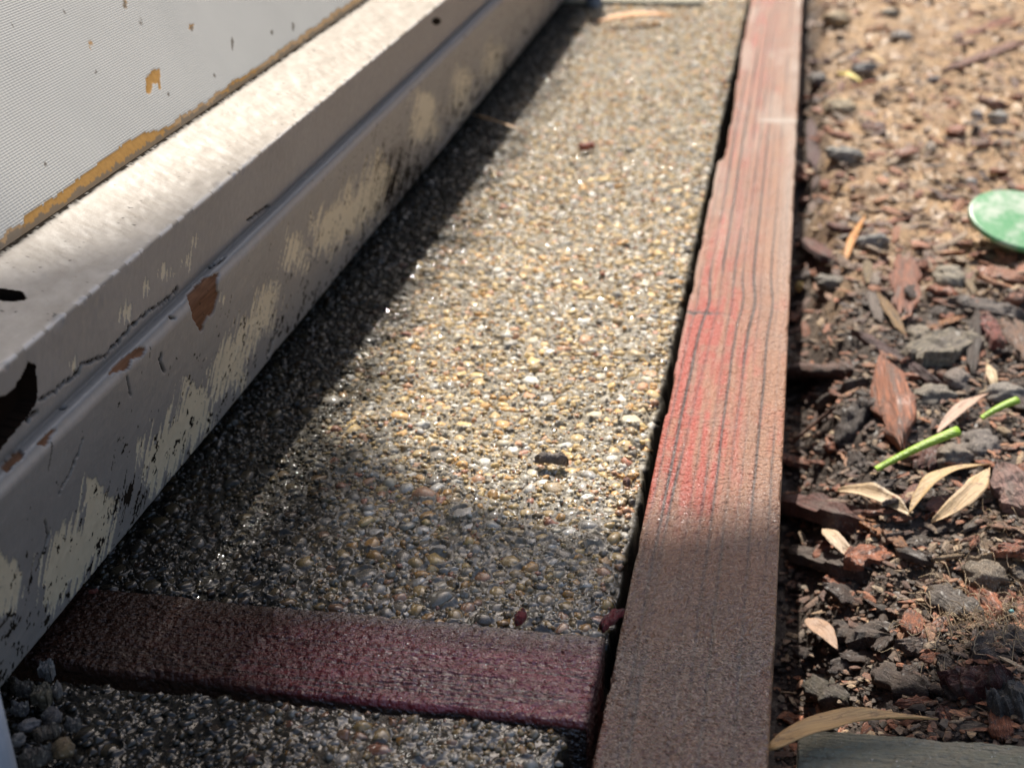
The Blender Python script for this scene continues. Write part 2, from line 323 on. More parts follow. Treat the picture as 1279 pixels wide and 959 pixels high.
def slab(name, x0, x1, y0, y1, ztop, edge_r, tiers, forced, nsing, wetz, edge_y0):
    st = forced + [s for s in pack(lambda x, y, r: x + r * .6 < edge_r(y) and y - r * .5 > edge_y0(x) and all((x - a) ** 2 + (y - b) ** 2 > (.85 * (r + c)) ** 2 for a, b, c in [q[:3] for q in forced]), x0, x1, y0, y1, tiers)]
    ys = ysteps(y0, y1, .0014, .0016); nx = int((x1 - x0 + .004) / .00055); xs = np.linspace(x0, x1 + .004, nx)
    X, Y = np.meshgrid(xs, ys, indexing='ij'); Z = ztop - .0009 + .0016 * (fbm(X * 90, Y * 90, 3, 2) - .5) + .0016 * (fbm(X * 330, Y * 330, 2, 12) - .5) + .0011 * (fbm(X * 700, Y * 700, 3, 5) - .5)
    Zc0 = Z.copy()
    # cement and water climb the rim of each stone
    for q in st:
        x, y, r = q[:3]
        i0, i1 = np.searchsorted(xs, (x - 2.1 * r, x + 2.1 * r)); j0, j1 = np.searchsorted(ys, (y - 2.1 * r, y + 2.1 * r))
        if i1 <= i0 or j1 <= j0: continue
        d = np.hypot(X[i0:i1, j0:j1] - x, Y[i0:i1, j0:j1] - y) / r
        Z[i0:i1, j0:j1] += .34 * r * np.exp(-((d - .98) / .24) ** 2)
    lv = ztop - .00095 + .0005 * (fbm(X * 40, Y * 40, 2, 31) - .5); wm = sm(.11, .03, Y + .35 * (X + .05) * (X < -.05)) ; kk = .0001
    sm_ = lv + kk * np.logaddexp(0, (Z - lv) / kk); Z = Z * (1 - wm) + sm_ * wm
    er = np.array([edge_r(y) for y in ys])[None, :]; drop = sm(-.0018, .0009, X - er); Z -= drop * .035 + sm(-.012, -.001, X - er) * .0012
    ey = np.array([edge_y0(x) for x in xs])[:, None]; Z -= sm(.0022, -.0015, Y - ey) * .02 + sm(.008, 0, Y - ey) * .0008
    root = grid(name, X, Y, Z, M_MORT); tag(root, kind='structure')
    # stones
    depth = lambda q: max(.25, q[1] + .32)
    order = sorted(range(len(st)), key=lambda i: -(st[i][2] / depth(st[i])))
    single = set(order[:nsing])
    protos = []
    for k in range(10):
        v, f = SPH[2]; v = v.copy(); n = fbm(v[:, 0] * 1.7 + k * 5, v[:, 1] * 1.7 + v[:, 2] * 1.7, 3, k) - .5
        v = v * (1 + 1.0 * n[:, None]); v = np.sign(v) * np.abs(v) ** .85
        me = mesh('pebble', v, f, M_PEBO); protos.append(me)
    VAR = {}
    for sub in (1, 2):
        for k in range(40):
            v, f = SPH[sub]; v = v * (1 + 1.1 * (vn(v[:, 0] * 1.9 + k * 3.1, v[:, 1] * 1.9 + v[:, 2] * 2.1, k % 7) - .5)[:, None]); v = v + (.16 if sub == 2 else .3) * (rs.rand(*v.shape) - .5); VAR[sub, k] = v
    VV = []; FF = []; RR = []; off = 0
    for i, q in enumerate(st):
        x, y, r = q[:3]; a = rs.uniform(0, math.pi); el = rs.uniform(1, 1.5); zz = rs.uniform(.5, .85)
        sx = r * math.sqrt(el) * 1.02; sy = r / math.sqrt(el) * 1.02; sz = r * zz
        z = ztop - .0002 - sz * rs.uniform(.25, .75) - .0006 * rs.rand()
        ex = float(edge_r(y)) - x; z -= .0022 * float(sm(.006, .0, ex)) ; z -= .0014 * float(sm(.005, 0, y - float(edge_y0(x))))
        if i in single:
            o = link('pebble', protos[i % 10], root, (x, y, z)); o.scale = (sx, sy, sz); o.rotation_euler = (rs.uniform(-.15, .15), rs.uniform(-.15, .15), a)
        else:
            sub = 2 if (y < .42 and r > .0011) or y < .15 else 1; f = SPH[sub][1]; v = VAR[sub, i % 40] * (sx, sy, sz); c, s_ = math.cos(a), math.sin(a)
            v = np.stack([v[:, 0] * c - v[:, 1] * s_ + x, v[:, 0] * s_ + v[:, 1] * c + y, v[:, 2] + z], -1)
            VV.append(v); FF.append(f + off); RR.append(np.full(len(v), rs.rand())); off += len(v)
    ng = int((x1 - x0) * (y1 - y0) * 420000); gx = rs.uniform(x0, x1, ng); gy = y0 + (y1 - y0) * rs.rand(ng) ** 1.35
    ok = (gx < np.array([edge_r(t) for t in gy]) - .0003) & (gy > np.array([edge_y0(t) for t in gx]) + .0003); gx, gy = gx[ok], gy[ok]
    gi = np.clip(np.searchsorted(xs, gx), 0, nx - 1); gj = np.clip(np.searchsorted(ys, gy), 0, len(ys) - 1); gz = Z[gi, gj]; ng = len(gx)
    keep = (gy > .07) | (rs.rand(ng) < .35); gx, gy, gz = gx[keep], gy[keep], gz[keep]; ng = len(gx); gr = rs.uniform(.00022, .00062, ng) * (1 + 1.2 * np.clip(gy - .2, 0, 1)) * (1 + .5 * (rs.rand(ng) > .9)); v, f = SPH[1]; bv = v[None] * (1 + .6 * (rs.rand(ng, len(v), 1) - .5)) * gr[:, None, None] * np.stack([rs.uniform(.8, 1.5, ng), rs.uniform(.8, 1.3, ng), rs.uniform(.6, 1, ng)], -1)[:, None, :]
    bv = bv + np.stack([gx, gy, gz + gr * .15], -1)[:, None, :]; VV.append(bv.reshape(-1, 3)); FF.append((f[None] + (np.arange(ng) * len(v))[:, None, None]).reshape(-1, 3) + off); RR.append(np.repeat(rs.rand(ng), len(v))); off += ng * len(v)
    o = link('small_pebbles', mesh('small_pebbles', np.concatenate(VV), np.concatenate(FF), M_PEB, {'rnd': np.concatenate(RR)}), root); o['kind'] = 'stuff'
    return root, len(st)

wob = lambda t, s: float(vn(np.array(t * 70.), np.array(s * 1.7), s) - .5)
er1 = lambda y: -.0010 + .0022 * wob(y, 3) - .0015 * wob(y * 3, 8)
ey1 = lambda x: .0022 - .025 * x + .0015 * wob(x, 5)
BIG = [(742, 517, 4.6), (775, 512, 3.4), (790, 522, 5.2), (755, 497, 4.2), (580, 527, 4.4), (493, 482, 2.9), (690, 610, 4.0), (728, 605, 3.2), (665, 588, 3.2), (578, 640, 5.0), (455, 715, 4.9),
       (585, 712, 2.8), (550, 745, 4.4), (540, 600, 3.0), (455, 545, 2.6), (815, 490, 3.6), (670, 515, 3.2), (730, 400, 3.6), (560, 480, 3.2), (650, 400, 3.), (608, 668, 3.2), (520, 700, 3.), (638, 700, 3.6),
       (470, 660, 3.4), (705, 690, 3.), (735, 655, 3.2), (430, 690, 3.), (500, 640, 2.8), (380, 700, 3.2), (340, 735, 3.), (620, 735, 3.2), (680, 745, 3.4), (300, 676, 2.8), (765, 560, 3.), (640, 560, 3.), (690, 560, 2.8),
       (760, 455, 3.4), (600, 410, 2.8), (700, 455, 2.8)]
forced = [(P(u, v, -.002).x, P(u, v, -.002).y, r / 1000 * .82) for u, v, r in BIG]
f2_ = []
for q in forced:
    if all((q[0] - a[0]) ** 2 + (q[1] - a[1]) ** 2 > (.9 * (q[2] + a[2])) ** 2 for a in f2_): f2_.append(q)
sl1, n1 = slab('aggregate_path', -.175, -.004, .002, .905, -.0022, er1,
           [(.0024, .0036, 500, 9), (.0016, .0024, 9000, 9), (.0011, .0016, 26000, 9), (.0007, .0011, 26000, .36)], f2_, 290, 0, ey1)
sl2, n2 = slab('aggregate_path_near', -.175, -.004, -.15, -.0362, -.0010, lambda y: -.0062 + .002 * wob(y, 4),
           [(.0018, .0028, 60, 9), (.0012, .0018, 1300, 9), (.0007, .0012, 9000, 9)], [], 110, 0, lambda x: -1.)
print('stones', n1, n2)


# ------------------------------------------------------------ edging boards
def profile(pts, step, rnd):
    pts = [np.array(p, float) for p in pts]; out = []; lab = []
    for i in range(len(pts) - 1):
        n = max(2, int(np.linalg.norm(pts[i + 1] - pts[i]) / step)); 
        for k in range(n): out.append(pts[i] + (pts[i + 1] - pts[i]) * k / n); lab.append(i + k / n)
    out.append(pts[-1]); lab.append(len(pts) - 1); out = np.array(out)
    k = max(1, int(rnd / step))
    for _ in range(2):
        pad = np.concatenate([np.repeat(out[:1], k, 0), out, np.repeat(out[-1:], k, 0)])
        cs = np.cumsum(np.concatenate([np.zeros((1, 2)), pad]), 0); out = (cs[2 * k + 1:] - cs[:-2 * k - 1]) / (2 * k + 1)
    return out, np.array(lab)
def normals2(pr):
    t = np.gradient(pr, axis=0); t /= np.linalg.norm(t, axis=1)[:, None] + 1e-12; return np.stack([-t[:, 1], t[:, 0]], -1)

WB = .0379
pr, _l = profile([(.0003, -.075), (0, 0), (WB, 0), (WB, -.075)], .0004, .0009)
pr = pr[(pr[:, 1] > -.0745)]
pr[:, 1] = np.where(pr[:, 1] < -.012, -.012 + (pr[:, 1] + .012), pr[:, 1])
ys = ysteps(-.16, 1.6, .0014, .005)
Xs = np.repeat(pr[:, :1], len(ys), 1); Zs = np.repeat(pr[:, 1:], len(ys), 1); Y = np.repeat(ys[None, :], len(pr), 0)
fr = np.clip(Xs / WB, 0, 1); top = sm(-.0025, -.0004, Zs)
line = np.zeros_like(Xs); grv = np.zeros_like(Xs)
yk = P(870, 390).y
for i, (fx, dr, wd) in enumerate([(.07, .02, .5), (.165, .03, 1), (.29, .10, 1.1), (.355, .03, .4), (.42, .0, .9), (.505, .01, .8), (.56, 0, .35), (.615, .02, 1), (.70, .01, .4), (.80, .01, .8), (.87, 0, .35), (.93, .01, .6)]):
    bend = .04 * np.exp(-((Y - yk - .012) / .02) ** 2) * (1 if i % 2 else .4)
    cx = fx - dr * sm(yk, yk - .17, Y) + .022 * (vn(Y * 9, Y * 0 + i, 2) - .5) + .008 * (vn(Y * 60, Y * 0 + i * 3, 4) - .5) + bend
    d = np.abs(fr - cx) * WB; k = np.exp(-(d / (.00026 + .00022 * wd)) ** 2) * wd * (.35 + .65 * sm(.3, .6, vn(Y * 14, Y * 0 + i * 7., 6))) * (.45 + .55 * sm(.02, .10, Y))
    grv = np.maximum(grv, k)
kn = np.exp(-((Y - yk - .006 * (fbm(Xs * 350, Y * 0, 3, 3) - .5)) / .0014) ** 2) * sm(.50, .1, fr) * (.5 + vn(Xs * 700, Y * 90, 8))
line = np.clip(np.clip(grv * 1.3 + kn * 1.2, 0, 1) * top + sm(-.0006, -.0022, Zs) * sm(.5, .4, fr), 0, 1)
big = fbm(Xs * 60, Y * 12, 3, 9) - .5
fine = fbm(Xs * 800, Y * 600, 2, 12) - .5
hh = -.00042 * grv - .0005 * kn + .0006 * big + .0003 * fine
n2 = normals2(pr)
edge_chip = sm(.50, .66, fbm(Y * 55, Xs * 30, 3, 21)) * (np.exp(-(fr / .03) ** 2) + .6 * np.exp(-((1 - fr) / .025) ** 2)) * .0006
yn = P(900, 200).y
notch = np.clip(sm(yn - .004, yn + .006, Y) * sm(yn + .30, yn + .02, Y), 0, 1) * .0026 * sm(.16, 0, fr)
Xd = Xs - n2[:, :1] * -1 * 0 + notch - edge_chip * sm(.5, 0, fr) * -1 - edge_chip * sm(.5, 1, fr)
Zd = Zs + hh * top - edge_chip * .6
y1r, y0r = P(850, 655).y, yk
yr_ = yk + .010 * (fbm(Xs * 500, Y * 25, 3, 52) - .5)
red = sm(P(840, 700).y, P(840, 590).y, Y + .02 * (fbm(Xs * 500, Y * 15, 2, 53) - .5)) * (.35 + .65 * sm(yr_ + .012, yr_ - .003, Y)) * (1 - sm(.35, .85, fr + .25 * (fbm(Xs * 400, Y * 20, 2, 54) - .5))) * .95 + .32 * sm(yk, yk + .01, Y) * sm(P(890, 240).y, P(880, 330).y, Y) * (1 - sm(.05, .5, fr)) + .25 * sm(.62, .8, fbm(Y * 40, Xs * 120, 2, 31))
red = np.clip(red * (.25 + 1.35 * sm(.25, .7, fbm(Xs * 650, Y * 22, 3, 33))) * (1 - .5 * sm(.5, .7, fbm(Xs * 200, Y * 130, 3, 36))), 0, 1) * (top * .7 + .3)
ycr = P(950, 150).y
pale = .85 * np.exp(-((Y - ycr - .05 * (Xs - .02)) / .0035) ** 2) * sm(.40, .62, fr) + .28 * np.exp(-((fr - .93) / .09) ** 2) * sm(.15, .3, Y) + .45 * sm(.42, .72, fbm(Xs * 90, Y * 14, 3, 41)) * sm(.22, .5, Y)
pale = pale + .45 * np.exp(-((fr + .0) / .035) ** 2) * sm(yn + .02, yn - .01, Y) * sm(.1, .2, Y)
brd = grid('edging_board', Xd, Y, Zd, M_RED, {'red': red, 'line': line, 'pale': np.clip(pale, 0, 1)}, flip=True)
tag(brd, 'long redwood edging board with a red stain between the pebble path and the bark mulch', 'board')

def cross_board(name, x0, x1, y0, y1, z, mat, shear, zedge, seed, linesf, redf, palef, chip=.0012, step=.0004, rough=1.0):
    xs = np.linspace(x0, x1, int((x1 - x0) / step)); prf, _ = profile([(y0, -.045), (y0, 0), (y1, 0), (y1, -.045)], step, .0008)
    Yc = np.repeat(prf[:, :1], len(xs), 1); Zc = np.repeat(prf[:, 1:], len(xs), 1); X = np.repeat(xs[None, :], len(prf), 0)
    f = np.clip((Yc - y0) / (y1 - y0), 0, 1); tp = sm(-.003, -.0005, Zc)
    ln = linesf(X, f); b = fbm(X * 14, Yc * 70, 3, seed) - .5; fi = fbm(X * 600, Yc * 800, 3, seed + 3) - .5; gr = fbm(X * 25, Yc * 1500, 2, seed + 5) - .5
    Zc = Zc + z + tp * (.0012 * b + (.0009 * fi + .0005 * gr) * rough - .0004 * ln)
    ec = sm(.48, .65, fbm(X * 60, Yc * 20, 3, seed + 8)); Yn = Yc + chip * ec * (np.exp(-(f / .05) ** 2) - .5 * np.exp(-((1 - f) / .05) ** 2))
    Zc = Zc - tp * ec * chip * .7 * np.exp(-(f / .05) ** 2)
    # close the ends
    Xn = X.copy(); Xn[:, -1] = Xn[:, -2]; Zc[:, -1] = np.minimum(Zc[:, -1], z - .03); Xn[:, 0] = Xn[:, 1]; Zc[:, 0] = np.minimum(Zc[:, 0], z - .03)
    Xn = Xn - .0012 * (X > x1 - .003) * ((X - x1 + .003) / .003) * (fbm(Yc * 200, X * 0, 2, seed) )
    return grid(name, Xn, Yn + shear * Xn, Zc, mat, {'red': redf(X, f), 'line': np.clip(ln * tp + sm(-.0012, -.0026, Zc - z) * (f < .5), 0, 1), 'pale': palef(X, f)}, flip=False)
def cl(X, f):
    r = 0
    for i in range(15):
        c = .04 + i * .055 + .012 * (vn(X * 40, X * 0 + i, 7) - .5); r = np.maximum(r, np.exp(-(np.abs(f - c) * .035 / .00035) ** 2) * sm(.3, .6, vn(X * 60, X * 0 + i * 5., 9)) * (1 - .0 * f))
    return np.clip(r * (1.0 - .6 * sm(.45, .8, f)), 0, 1) * .8
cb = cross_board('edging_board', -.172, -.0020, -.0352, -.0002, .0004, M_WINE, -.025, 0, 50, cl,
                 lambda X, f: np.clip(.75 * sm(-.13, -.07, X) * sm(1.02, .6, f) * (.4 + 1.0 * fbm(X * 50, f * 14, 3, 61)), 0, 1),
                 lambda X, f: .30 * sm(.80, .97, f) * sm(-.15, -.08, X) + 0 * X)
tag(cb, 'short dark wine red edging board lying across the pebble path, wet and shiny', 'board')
gp = P(1000, 915, -.012); 
gb = cross_board('edging_board', gp.x - .001, .40, gp.y - .042, gp.y - .0, -.012, M_GREYW, .04, 0, 80,
                 lambda X, f: np.clip(cl(X, f) * .8, 0, 1), lambda X, f: 0 * X, lambda X, f: .12 * sm(.55, .7, fbm(X * 40, f * 20, 3, 77)), step=.0005)
tag(gb, 'grey green weathered edging board at the near end of the mulch bed', 'board')
fp = P(800, 5, 0)
fb = cross_board('edging_board', -.20, -.035, fp.y, fp.y + .036, .001, M_GREYW, -.03, 0, 90, lambda X, f: 0 * X, lambda X, f: 0 * X, lambda X, f: 0 * X, step=.0012)
tag(fb, 'blurred grey board across the far end of the path behind the orange leaf', 'board')

# ------------------------------------------------------------ painted frame with its woven panel
_Ri = np.array(_R.transposed())
def proj(X, Y, Z):
    a = np.stack([X - CAM.x, Y - CAM.y, Z - CAM.z], -1) @ _Ri.T
    zz = np.minimum(a[..., 2], -.01); return 639.5 + F * a[..., 0] / -zz, 479.5 - F * a[..., 1] / -zz
SL = (-.1477, .0940); EL = (-.1250, .0848)
prf, lab = profile([(-.1495, .0915), SL, EL, (-.1272, .0655), (-.1276, .0635), (-.1246, .0632), (-.1236, .0600), (-.1345, .0080), (-.172, .0080)], .00042, .0006)
ysf = ysteps(-.24, 1.25, .00135, .004)
Xf = np.repeat(prf[:, :1], len(ysf), 1); Zf = np.repeat(prf[:, 1:], len(ysf), 1); Yf = np.repeat(ysf[None, :], len(prf), 0); Lf = np.repeat(lab[:, None], len(ysf), 1)
U, Vv = proj(Xf, Yf, Zf)
sarc = np.repeat(np.concatenate([[0], np.cumsum(np.linalg.norm(np.diff(prf, axis=0), axis=1))])[:, None], len(ysf), 1)
nz1 = fbm(Yf * 260, sarc * 260, 3, 5) - .5; nz2 = fbm(Yf * 900 + sarc * 250, sarc * 110, 3, 6) - .5; nz3 = fbm(Yf * 900, sarc * 900, 2, 8) - .5
fac = (Lf > 5.2) & (Lf < 7.2)
cream = np.zeros_like(Xf)
CR = [[(178, 612), (176, 560), (215, 520), (235, 476), (262, 488), (262, 530), (225, 575)], [(262, 500), (268, 450), (300, 412), (325, 365), (350, 352), (338, 405), (305, 445), (278, 488)],
      [(55, 765), (52, 715), (66, 670), (98, 650), (112, 596), (150, 630), (138, 690), (84, 745)], [(-6, 770), (-6, 688), (20, 696), (28, 735), (14, 770)],
      [(384, 325), (395, 275), (440, 238), (475, 190), (490, 212), (472, 268), (425, 300)], [(512, 178), (522, 115), (545, 120), (545, 165)], [(560, 150), (572, 88), (592, 90), (582, 130)],
      [(600, 110), (610, 60), (630, 50), (625, 85)], [(355, 340), (360, 300), (376, 290), (378, 330)]]
for pg in CR: cream = np.maximum(cream, inpoly(U + 34 * nz2 + 8 * nz3, Vv + 40 * nz2 + 20 * nz1, pg) * 1.)
cream *= fac
FL = [(156, 391, 12, 16), (181, 357, 10, 14), (235, 327, 10, 20), (278, 375, 5, 9), (205, 340, 14, 14), (90, 455, 8, 12), (300, 470, 14, 30), (245, 300, 8, 14)]
fleck = np.zeros_like(Xf)
for (a, b, c, d) in FL: fleck = np.maximum(fleck, np.exp(-(((U - a) / c) ** 2 + ((Vv - b) / d) ** 2)))
cream = np.maximum(cream, ((fleck * 1.1 + nz2 * 2.2) > .92) * (Lf > 2.15) * (Lf < 7))
def seg(U, Vv, pts, wpx):
    d = np.full(U.shape, 1e9)
    for (x0, y0), (x1, y1) in zip(pts[:-1], pts[1:]):
        L2 = (x1 - x0) ** 2 + (y1 - y0) ** 2; t = np.clip(((U - x0) * (x1 - x0) + (Vv - y0) * (y1 - y0)) / L2, 0, 1)
        d = np.minimum(d, np.hypot(U - x0 - t * (x1 - x0), Vv - y0 - t * (y1 - y0)))
    return np.clip(1.5 - d / wpx, 0, 1)
face = (Lf > 2.0) & (Lf < 7.2)
wood = np.zeros_like(Xf)
for pg in ([(274, 340), (270, 384), (250, 413), (240, 397), (234, 370), (254, 346)], [(134, 466), (175, 431), (182, 433), (178, 446), (165, 448), (161, 461), (138, 468)], [(48, 556), (66, 535), (71, 537), (56, 558)],
           [(0, 585), (22, 560), (30, 566), (10, 590)]):
    wood = np.maximum(wood, inpoly(U + 7 * nz1, Vv + 7 * nz1, pg) * 1.)
wood *= face
hole = inpoly(U + 6 * nz1, Vv + 6 * nz1, [(-40, 560), (-30, 500), (0, 500), (20, 488), (34, 455), (44, 458), (45, 504), (18, 534), (0, 560), (-20, 590)]) * 1. * face
def dil(a, k):
    for _ in range(k):
        b = a.copy(); b[1:] = np.maximum(b[1:], a[:-1]); b[:-1] = np.maximum(b[:-1], a[1:]); b[:, 1:] = np.maximum(b[:, 1:], a[:, :-1]); b[:, :-1] = np.maximum(b[:, :-1], a[:, 1:]); a = b
    return a
hole = np.maximum(hole, (((U - 12) / 22) ** 2 + ((Vv - 368 + 6 * nz1) / 6.5) ** 2 < 1 + 1.2 * nz1) * (Lf < 2.0) * (Lf > 1))
crack = seg(U + 5 * nz3, Vv + 5 * nz3, [(50, 500), (64, 492), (97, 465), (101, 456), (116, 450), (131, 445), (156, 418), (161, 409), (183, 391), (202, 379), (222, 360)], 1.5)
for pts, wd in (([(201, 442), (200, 452), (205, 464)], 1.2), ([(104, 549), (90, 585), (74, 616)], .9), ([(348, 400), (343, 418), (335, 441)], 1.2), ([(262, 334), (280, 322)], 1.2), ([(310, 275), (335, 258)], 1.5),
                ([(158, 470), (164, 494)], .8), ([(213, 396), (219, 397)], 1.6), ([(76, 510), (82, 508)], 1.6), ([(34, 525), (45, 514)], 2.2), ([(48, 710), (60, 668), (56, 650)], 1.0)):
    crack = np.maximum(crack, seg(U + 3 * nz3, Vv + 3 * nz3, pts, wd))
crack *= face
grime = (nz1 * 1.6 + nz3 * 1.2 + sm(5.9, 7.0, Lf) * .5 + sm(.1, .5, Yf) * .18 > .88) * fac * 1.
grime = np.maximum(grime, (np.exp(-(((U - 170) / 45) ** 2 + ((Vv - 620) / 30) ** 2)) * .9 + nz2 * 2.2 > .95) * fac)
grime = np.maximum(grime, (np.exp(-(((U - 505) / 45) ** 2 + ((Vv - 225) / 50) ** 2)) * .8 + nz2 * 1.8 > .62) * fac)
grime = np.maximum(grime, (np.exp(-(((U - 545) / 7) ** 2 + ((Vv - 27) / 6) ** 2)) > .5) * 1.)
grime = np.maximum(grime, .7 * (nz3 + nz1 * .6 > .46) * (Lf < 2))
grime = np.maximum(grime, 1.0 * sm(1.10, 1.0, Lf + .12 * nz1) + .8 * np.exp(-((Lf - 1.03) / .05) ** 2) * (nz1 > -.05))
grime = np.maximum(grime, .55 * np.exp(-((Lf - 4.0) / .5) ** 2))
edge = np.exp(-((Lf - 2.0) / .035) ** 2) * (nz1 > -.08) * .9 + np.exp(-((Lf - 5.6) / .25) ** 2) * .2
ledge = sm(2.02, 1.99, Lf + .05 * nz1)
NN = normals2(prf); sgn = 1 if (NN[np.argmin(abs(lab - 1.5))] @ np.array([0, 1.])) > 0 else -1; NN = NN * sgn
disp = -.0035 * hole - .0006 * np.clip(wood, 0, 1) - .0008 * crack - .00022 * cream + .0005 * (fbm(Yf * 30, sarc * 60, 3, 15) - .5) + .00022 * nz1 + (-.0006 * sm(.1, .4, nz1) * np.exp(-((Lf - 2) / .1) ** 2))
disp = disp * np.clip((Lf - .95) * 6, 0, 1) + .0003 * (np.clip(1 - np.abs(Lf - 1.6) * 2, 0, 1)) * nz1
Xn = Xf + NN[:, :1] * disp; Zn = Zf + NN[:, 1:] * disp
root = bpy.data.objects.new('screen_door', None); C.objects.link(root); root.location = (-.14, .1, 0)
tag(root, 'peeling taupe painted wooden door with a woven white panel, overhanging the path', 'door')
def under(o, r=root): 
    o.parent = r; o.matrix_parent_inverse = Matrix.Translation(-r.location); return o
rail = grid('bottom_rail', Xn, Yf, Zn, M_PAINT, {'cream': np.clip(cream, 0, 1), 'wood': wood, 'hole': dil(hole, 2), 'grime': np.clip(np.maximum(grime, crack), 0, 1), 'edge': np.clip(edge, 0, 1), 'ledge': ledge})
under(rail)
if sgn < 0: rail.data.flip_normals()
# panel leaning back
TH = math.radians(33); tv = np.concatenate([np.arange(0, .03, .0005), np.arange(.03, .36, .0011)])
ysp = ysteps(-.24, 1.25, .0014, .005)
T, Yp = np.meshgrid(tv, ysp, indexing='ij'); bw = .0004 * (fbm(Yp * 20, T * 20, 2, 3) - .5)
Xp = -.1480 - math.sin(TH) * T + math.cos(TH) * bw; Zp = .0915 + math.cos(TH) * T + math.sin(TH) * bw
Up, Vp = proj(Xp, Yp, Zp); m1 = fbm(Yp * 300, T * 300, 3, 71) - .5
br = np.zeros_like(Xp)
for pg in ([(28, 300), (30, 270), (77, 240), (134, 196), (160, 177), (182, 166), (204, 162), (222, 155), (222, 175), (40, 320)], [(274, 122), (276, 116), (298, 98), (322, 85), (331, 86), (318, 108), (290, 122)],
           [(184, 118), (183, 98), (189, 88), (200, 86), (202, 113), (199, 112), (197, 104), (191, 106), (190, 117)], [(155, 2), (158, 2), (158, 10), (154, 11)], [(236, 38), (236, 31), (242, 30), (241, 36)], [(110, 53), (113, 50), (117, 56), (112, 60)]):
    br = np.maximum(br, inpoly(Up + 3 * m1, Vp + 3 * m1, pg) * 1.)
br = np.maximum(br, (T < .0040 + .002 * m1 + .0020 * sm(.15, .5, Yp)) * .8)
gm = np.maximum((T < .0030 + .003 * m1) * .8, 0)
for (a, b, c, d) in ((176, 28, 2, 5), (340, 40, 2, 4), (366, 35, 2, 6), (156, 6, 2.5, 5), (240, 36, 2.5, 4), (120, 90, 1.5, 2), (57, 205, 1.5, 2), (290, 55, 1.5, 8), (210, 118, 1.5, 1.5), (268, 95, 1.5, 2), (15, 30, 1.5, 2), (80, 15, 2, 1.5)):
    gm = np.maximum(gm, (((Up - a) / c) ** 2 + ((Vp - b) / d) ** 2 < 1 + 2 * m1) * .9)
pn = grid('panel', Xp + math.cos(TH) * -.0002 * br, Yp, Zp, M_PANEL, {'brown': br, 'grime': gm}, flip=False); under(pn)
if pn.data.polygons[0].normal.x < 0: pn.data.flip_normals()
bk = box('back_rail', -.40, -.172, -.24, 1.25, .003, .02, M_PAINT); under(bk)

# dark boarded wall added unseen to keep sky out of reflections, above and behind the leaning panel
hw = bpy.data.objects.new('added_wall', None); C.objects.link(hw); hw.location = (-.50, 1.5, 0); tag(hw, 'tall dark clapboard wall added unseen behind the leaning door panel to darken reflections', 'added wall')
zb = -.06
cb_me = None
while zb < 1.95:
    if cb_me is None:
        cb_me = mesh('added_wall_board', [(0, -2.1, 0), (0, 2.6, 0), (.012, 2.6, .004), (.012, -2.1, .004), (.002, -2.1, .135), (.002, 2.6, .135), (-.03, -2.1, .135), (-.03, 2.6, .135)], [(0, 3, 2, 1), (3, 4, 5, 2), (4, 6, 7, 5)], M_DARK, smooth=False)
    b_ = link('added_wall_board', cb_me, None, (0, 0, zb)); b_.parent = hw; zb += .13

# board fence added to darken wet reflections: beyond the frame, seen only in the wet surfaces
gf = bpy.data.objects.new('added_fence', None); C.objects.link(gf); gf.location = (0, 3.6, 0); tag(gf, 'dark brown board fence added out of view to darken the wet reflections', 'added fence')
fm = mesh('added_fence_board', [(x, y, z) for x in (0, .138) for y in (0, .02) for z in (-.09, 1.95)], [(0, 1, 3, 2), (4, 6, 7, 5), (0, 4, 5, 1), (2, 3, 7, 6), (0, 2, 6, 4), (1, 5, 7, 3)], M_DARK, smooth=False)
for k in range(44): b_ = link('added_fence_board', fm, None, (-.45 + k * .145 - 0, 0, .015 * vn(k * 1.7, 3.))); b_.parent = gf
for zz in (.3, 1.6):
    b_ = box('added_fence_rail', -.5, 5.95, .021, .06, zz, zz + .09, M_DARK); b_.parent = gf

# posts
def tube(name, pts, rad, mat, seg_=10, attrs=None, flat=1.0, cap=True):
    V = []; Fc = []; pts = [Vector(p) for p in pts]
    for i, p in enumerate(pts):
        t = (pts[min(i + 1, len(pts) - 1)] - pts[max(i - 1, 0)]).normalized(); a = t.cross(Vector((0, 0, 1)))
        if a.length < .05: a = t.cross(Vector((0, 1, 0)))
        a.normalize(); b = a.cross(t); r = rad[i] if hasattr(rad, '__len__') else rad
        for k in range(seg_):
            an = 2 * math.pi * k / seg_; V.append(p + a * math.cos(an) * r + b * math.sin(an) * r * flat)
    n = len(pts)
    for i in range(n - 1):
        for k in range(seg_): Fc.append((i * seg_ + k, i * seg_ + (k + 1) % seg_, (i + 1) * seg_ + (k + 1) % seg_, (i + 1) * seg_ + k))
    if cap:
        for base, inv in ((0, True), ((n - 1) * seg_, False)):
            V.append(pts[0 if inv else -1]); c = len(V) - 1
            for k in range(seg_): q = (base + k, base + (k + 1) % seg_, c, c); Fc.append(q if inv else q)
    me = bpy.data.meshes.new(name); me.from_pydata([tuple(v) for v in V], [], [tuple(dict.fromkeys(f)) for f in Fc]); me.materials.append(mat)
    for p in me.polygons: p.use_smooth = True
    me.update(); return me
q = P(-14, 915, .022)
pm = tube('post', [(q.x, q.y, -.06), (q.x, q.y, -.004), (q.x - .0004, q.y + .0005, .012), (q.x - .001, q.y + .002, .036)], [.0046, .0046, .0043, .003], M_BLUE, 20)
tag(link('metal_post', pm), 'blue grey painted metal post at the lower left corner below the frame', 'post')
q = P(742, -14, .01)
pm = tube('post', [(q.x, q.y, -.02), (q.x, q.y, .03), (q.x, q.y, .09)], [.006, .006, .006], M_GREYP, 16)
tag(link('metal_post', pm), 'small blurred blue grey post at the far end of the path beside the frame', 'post')

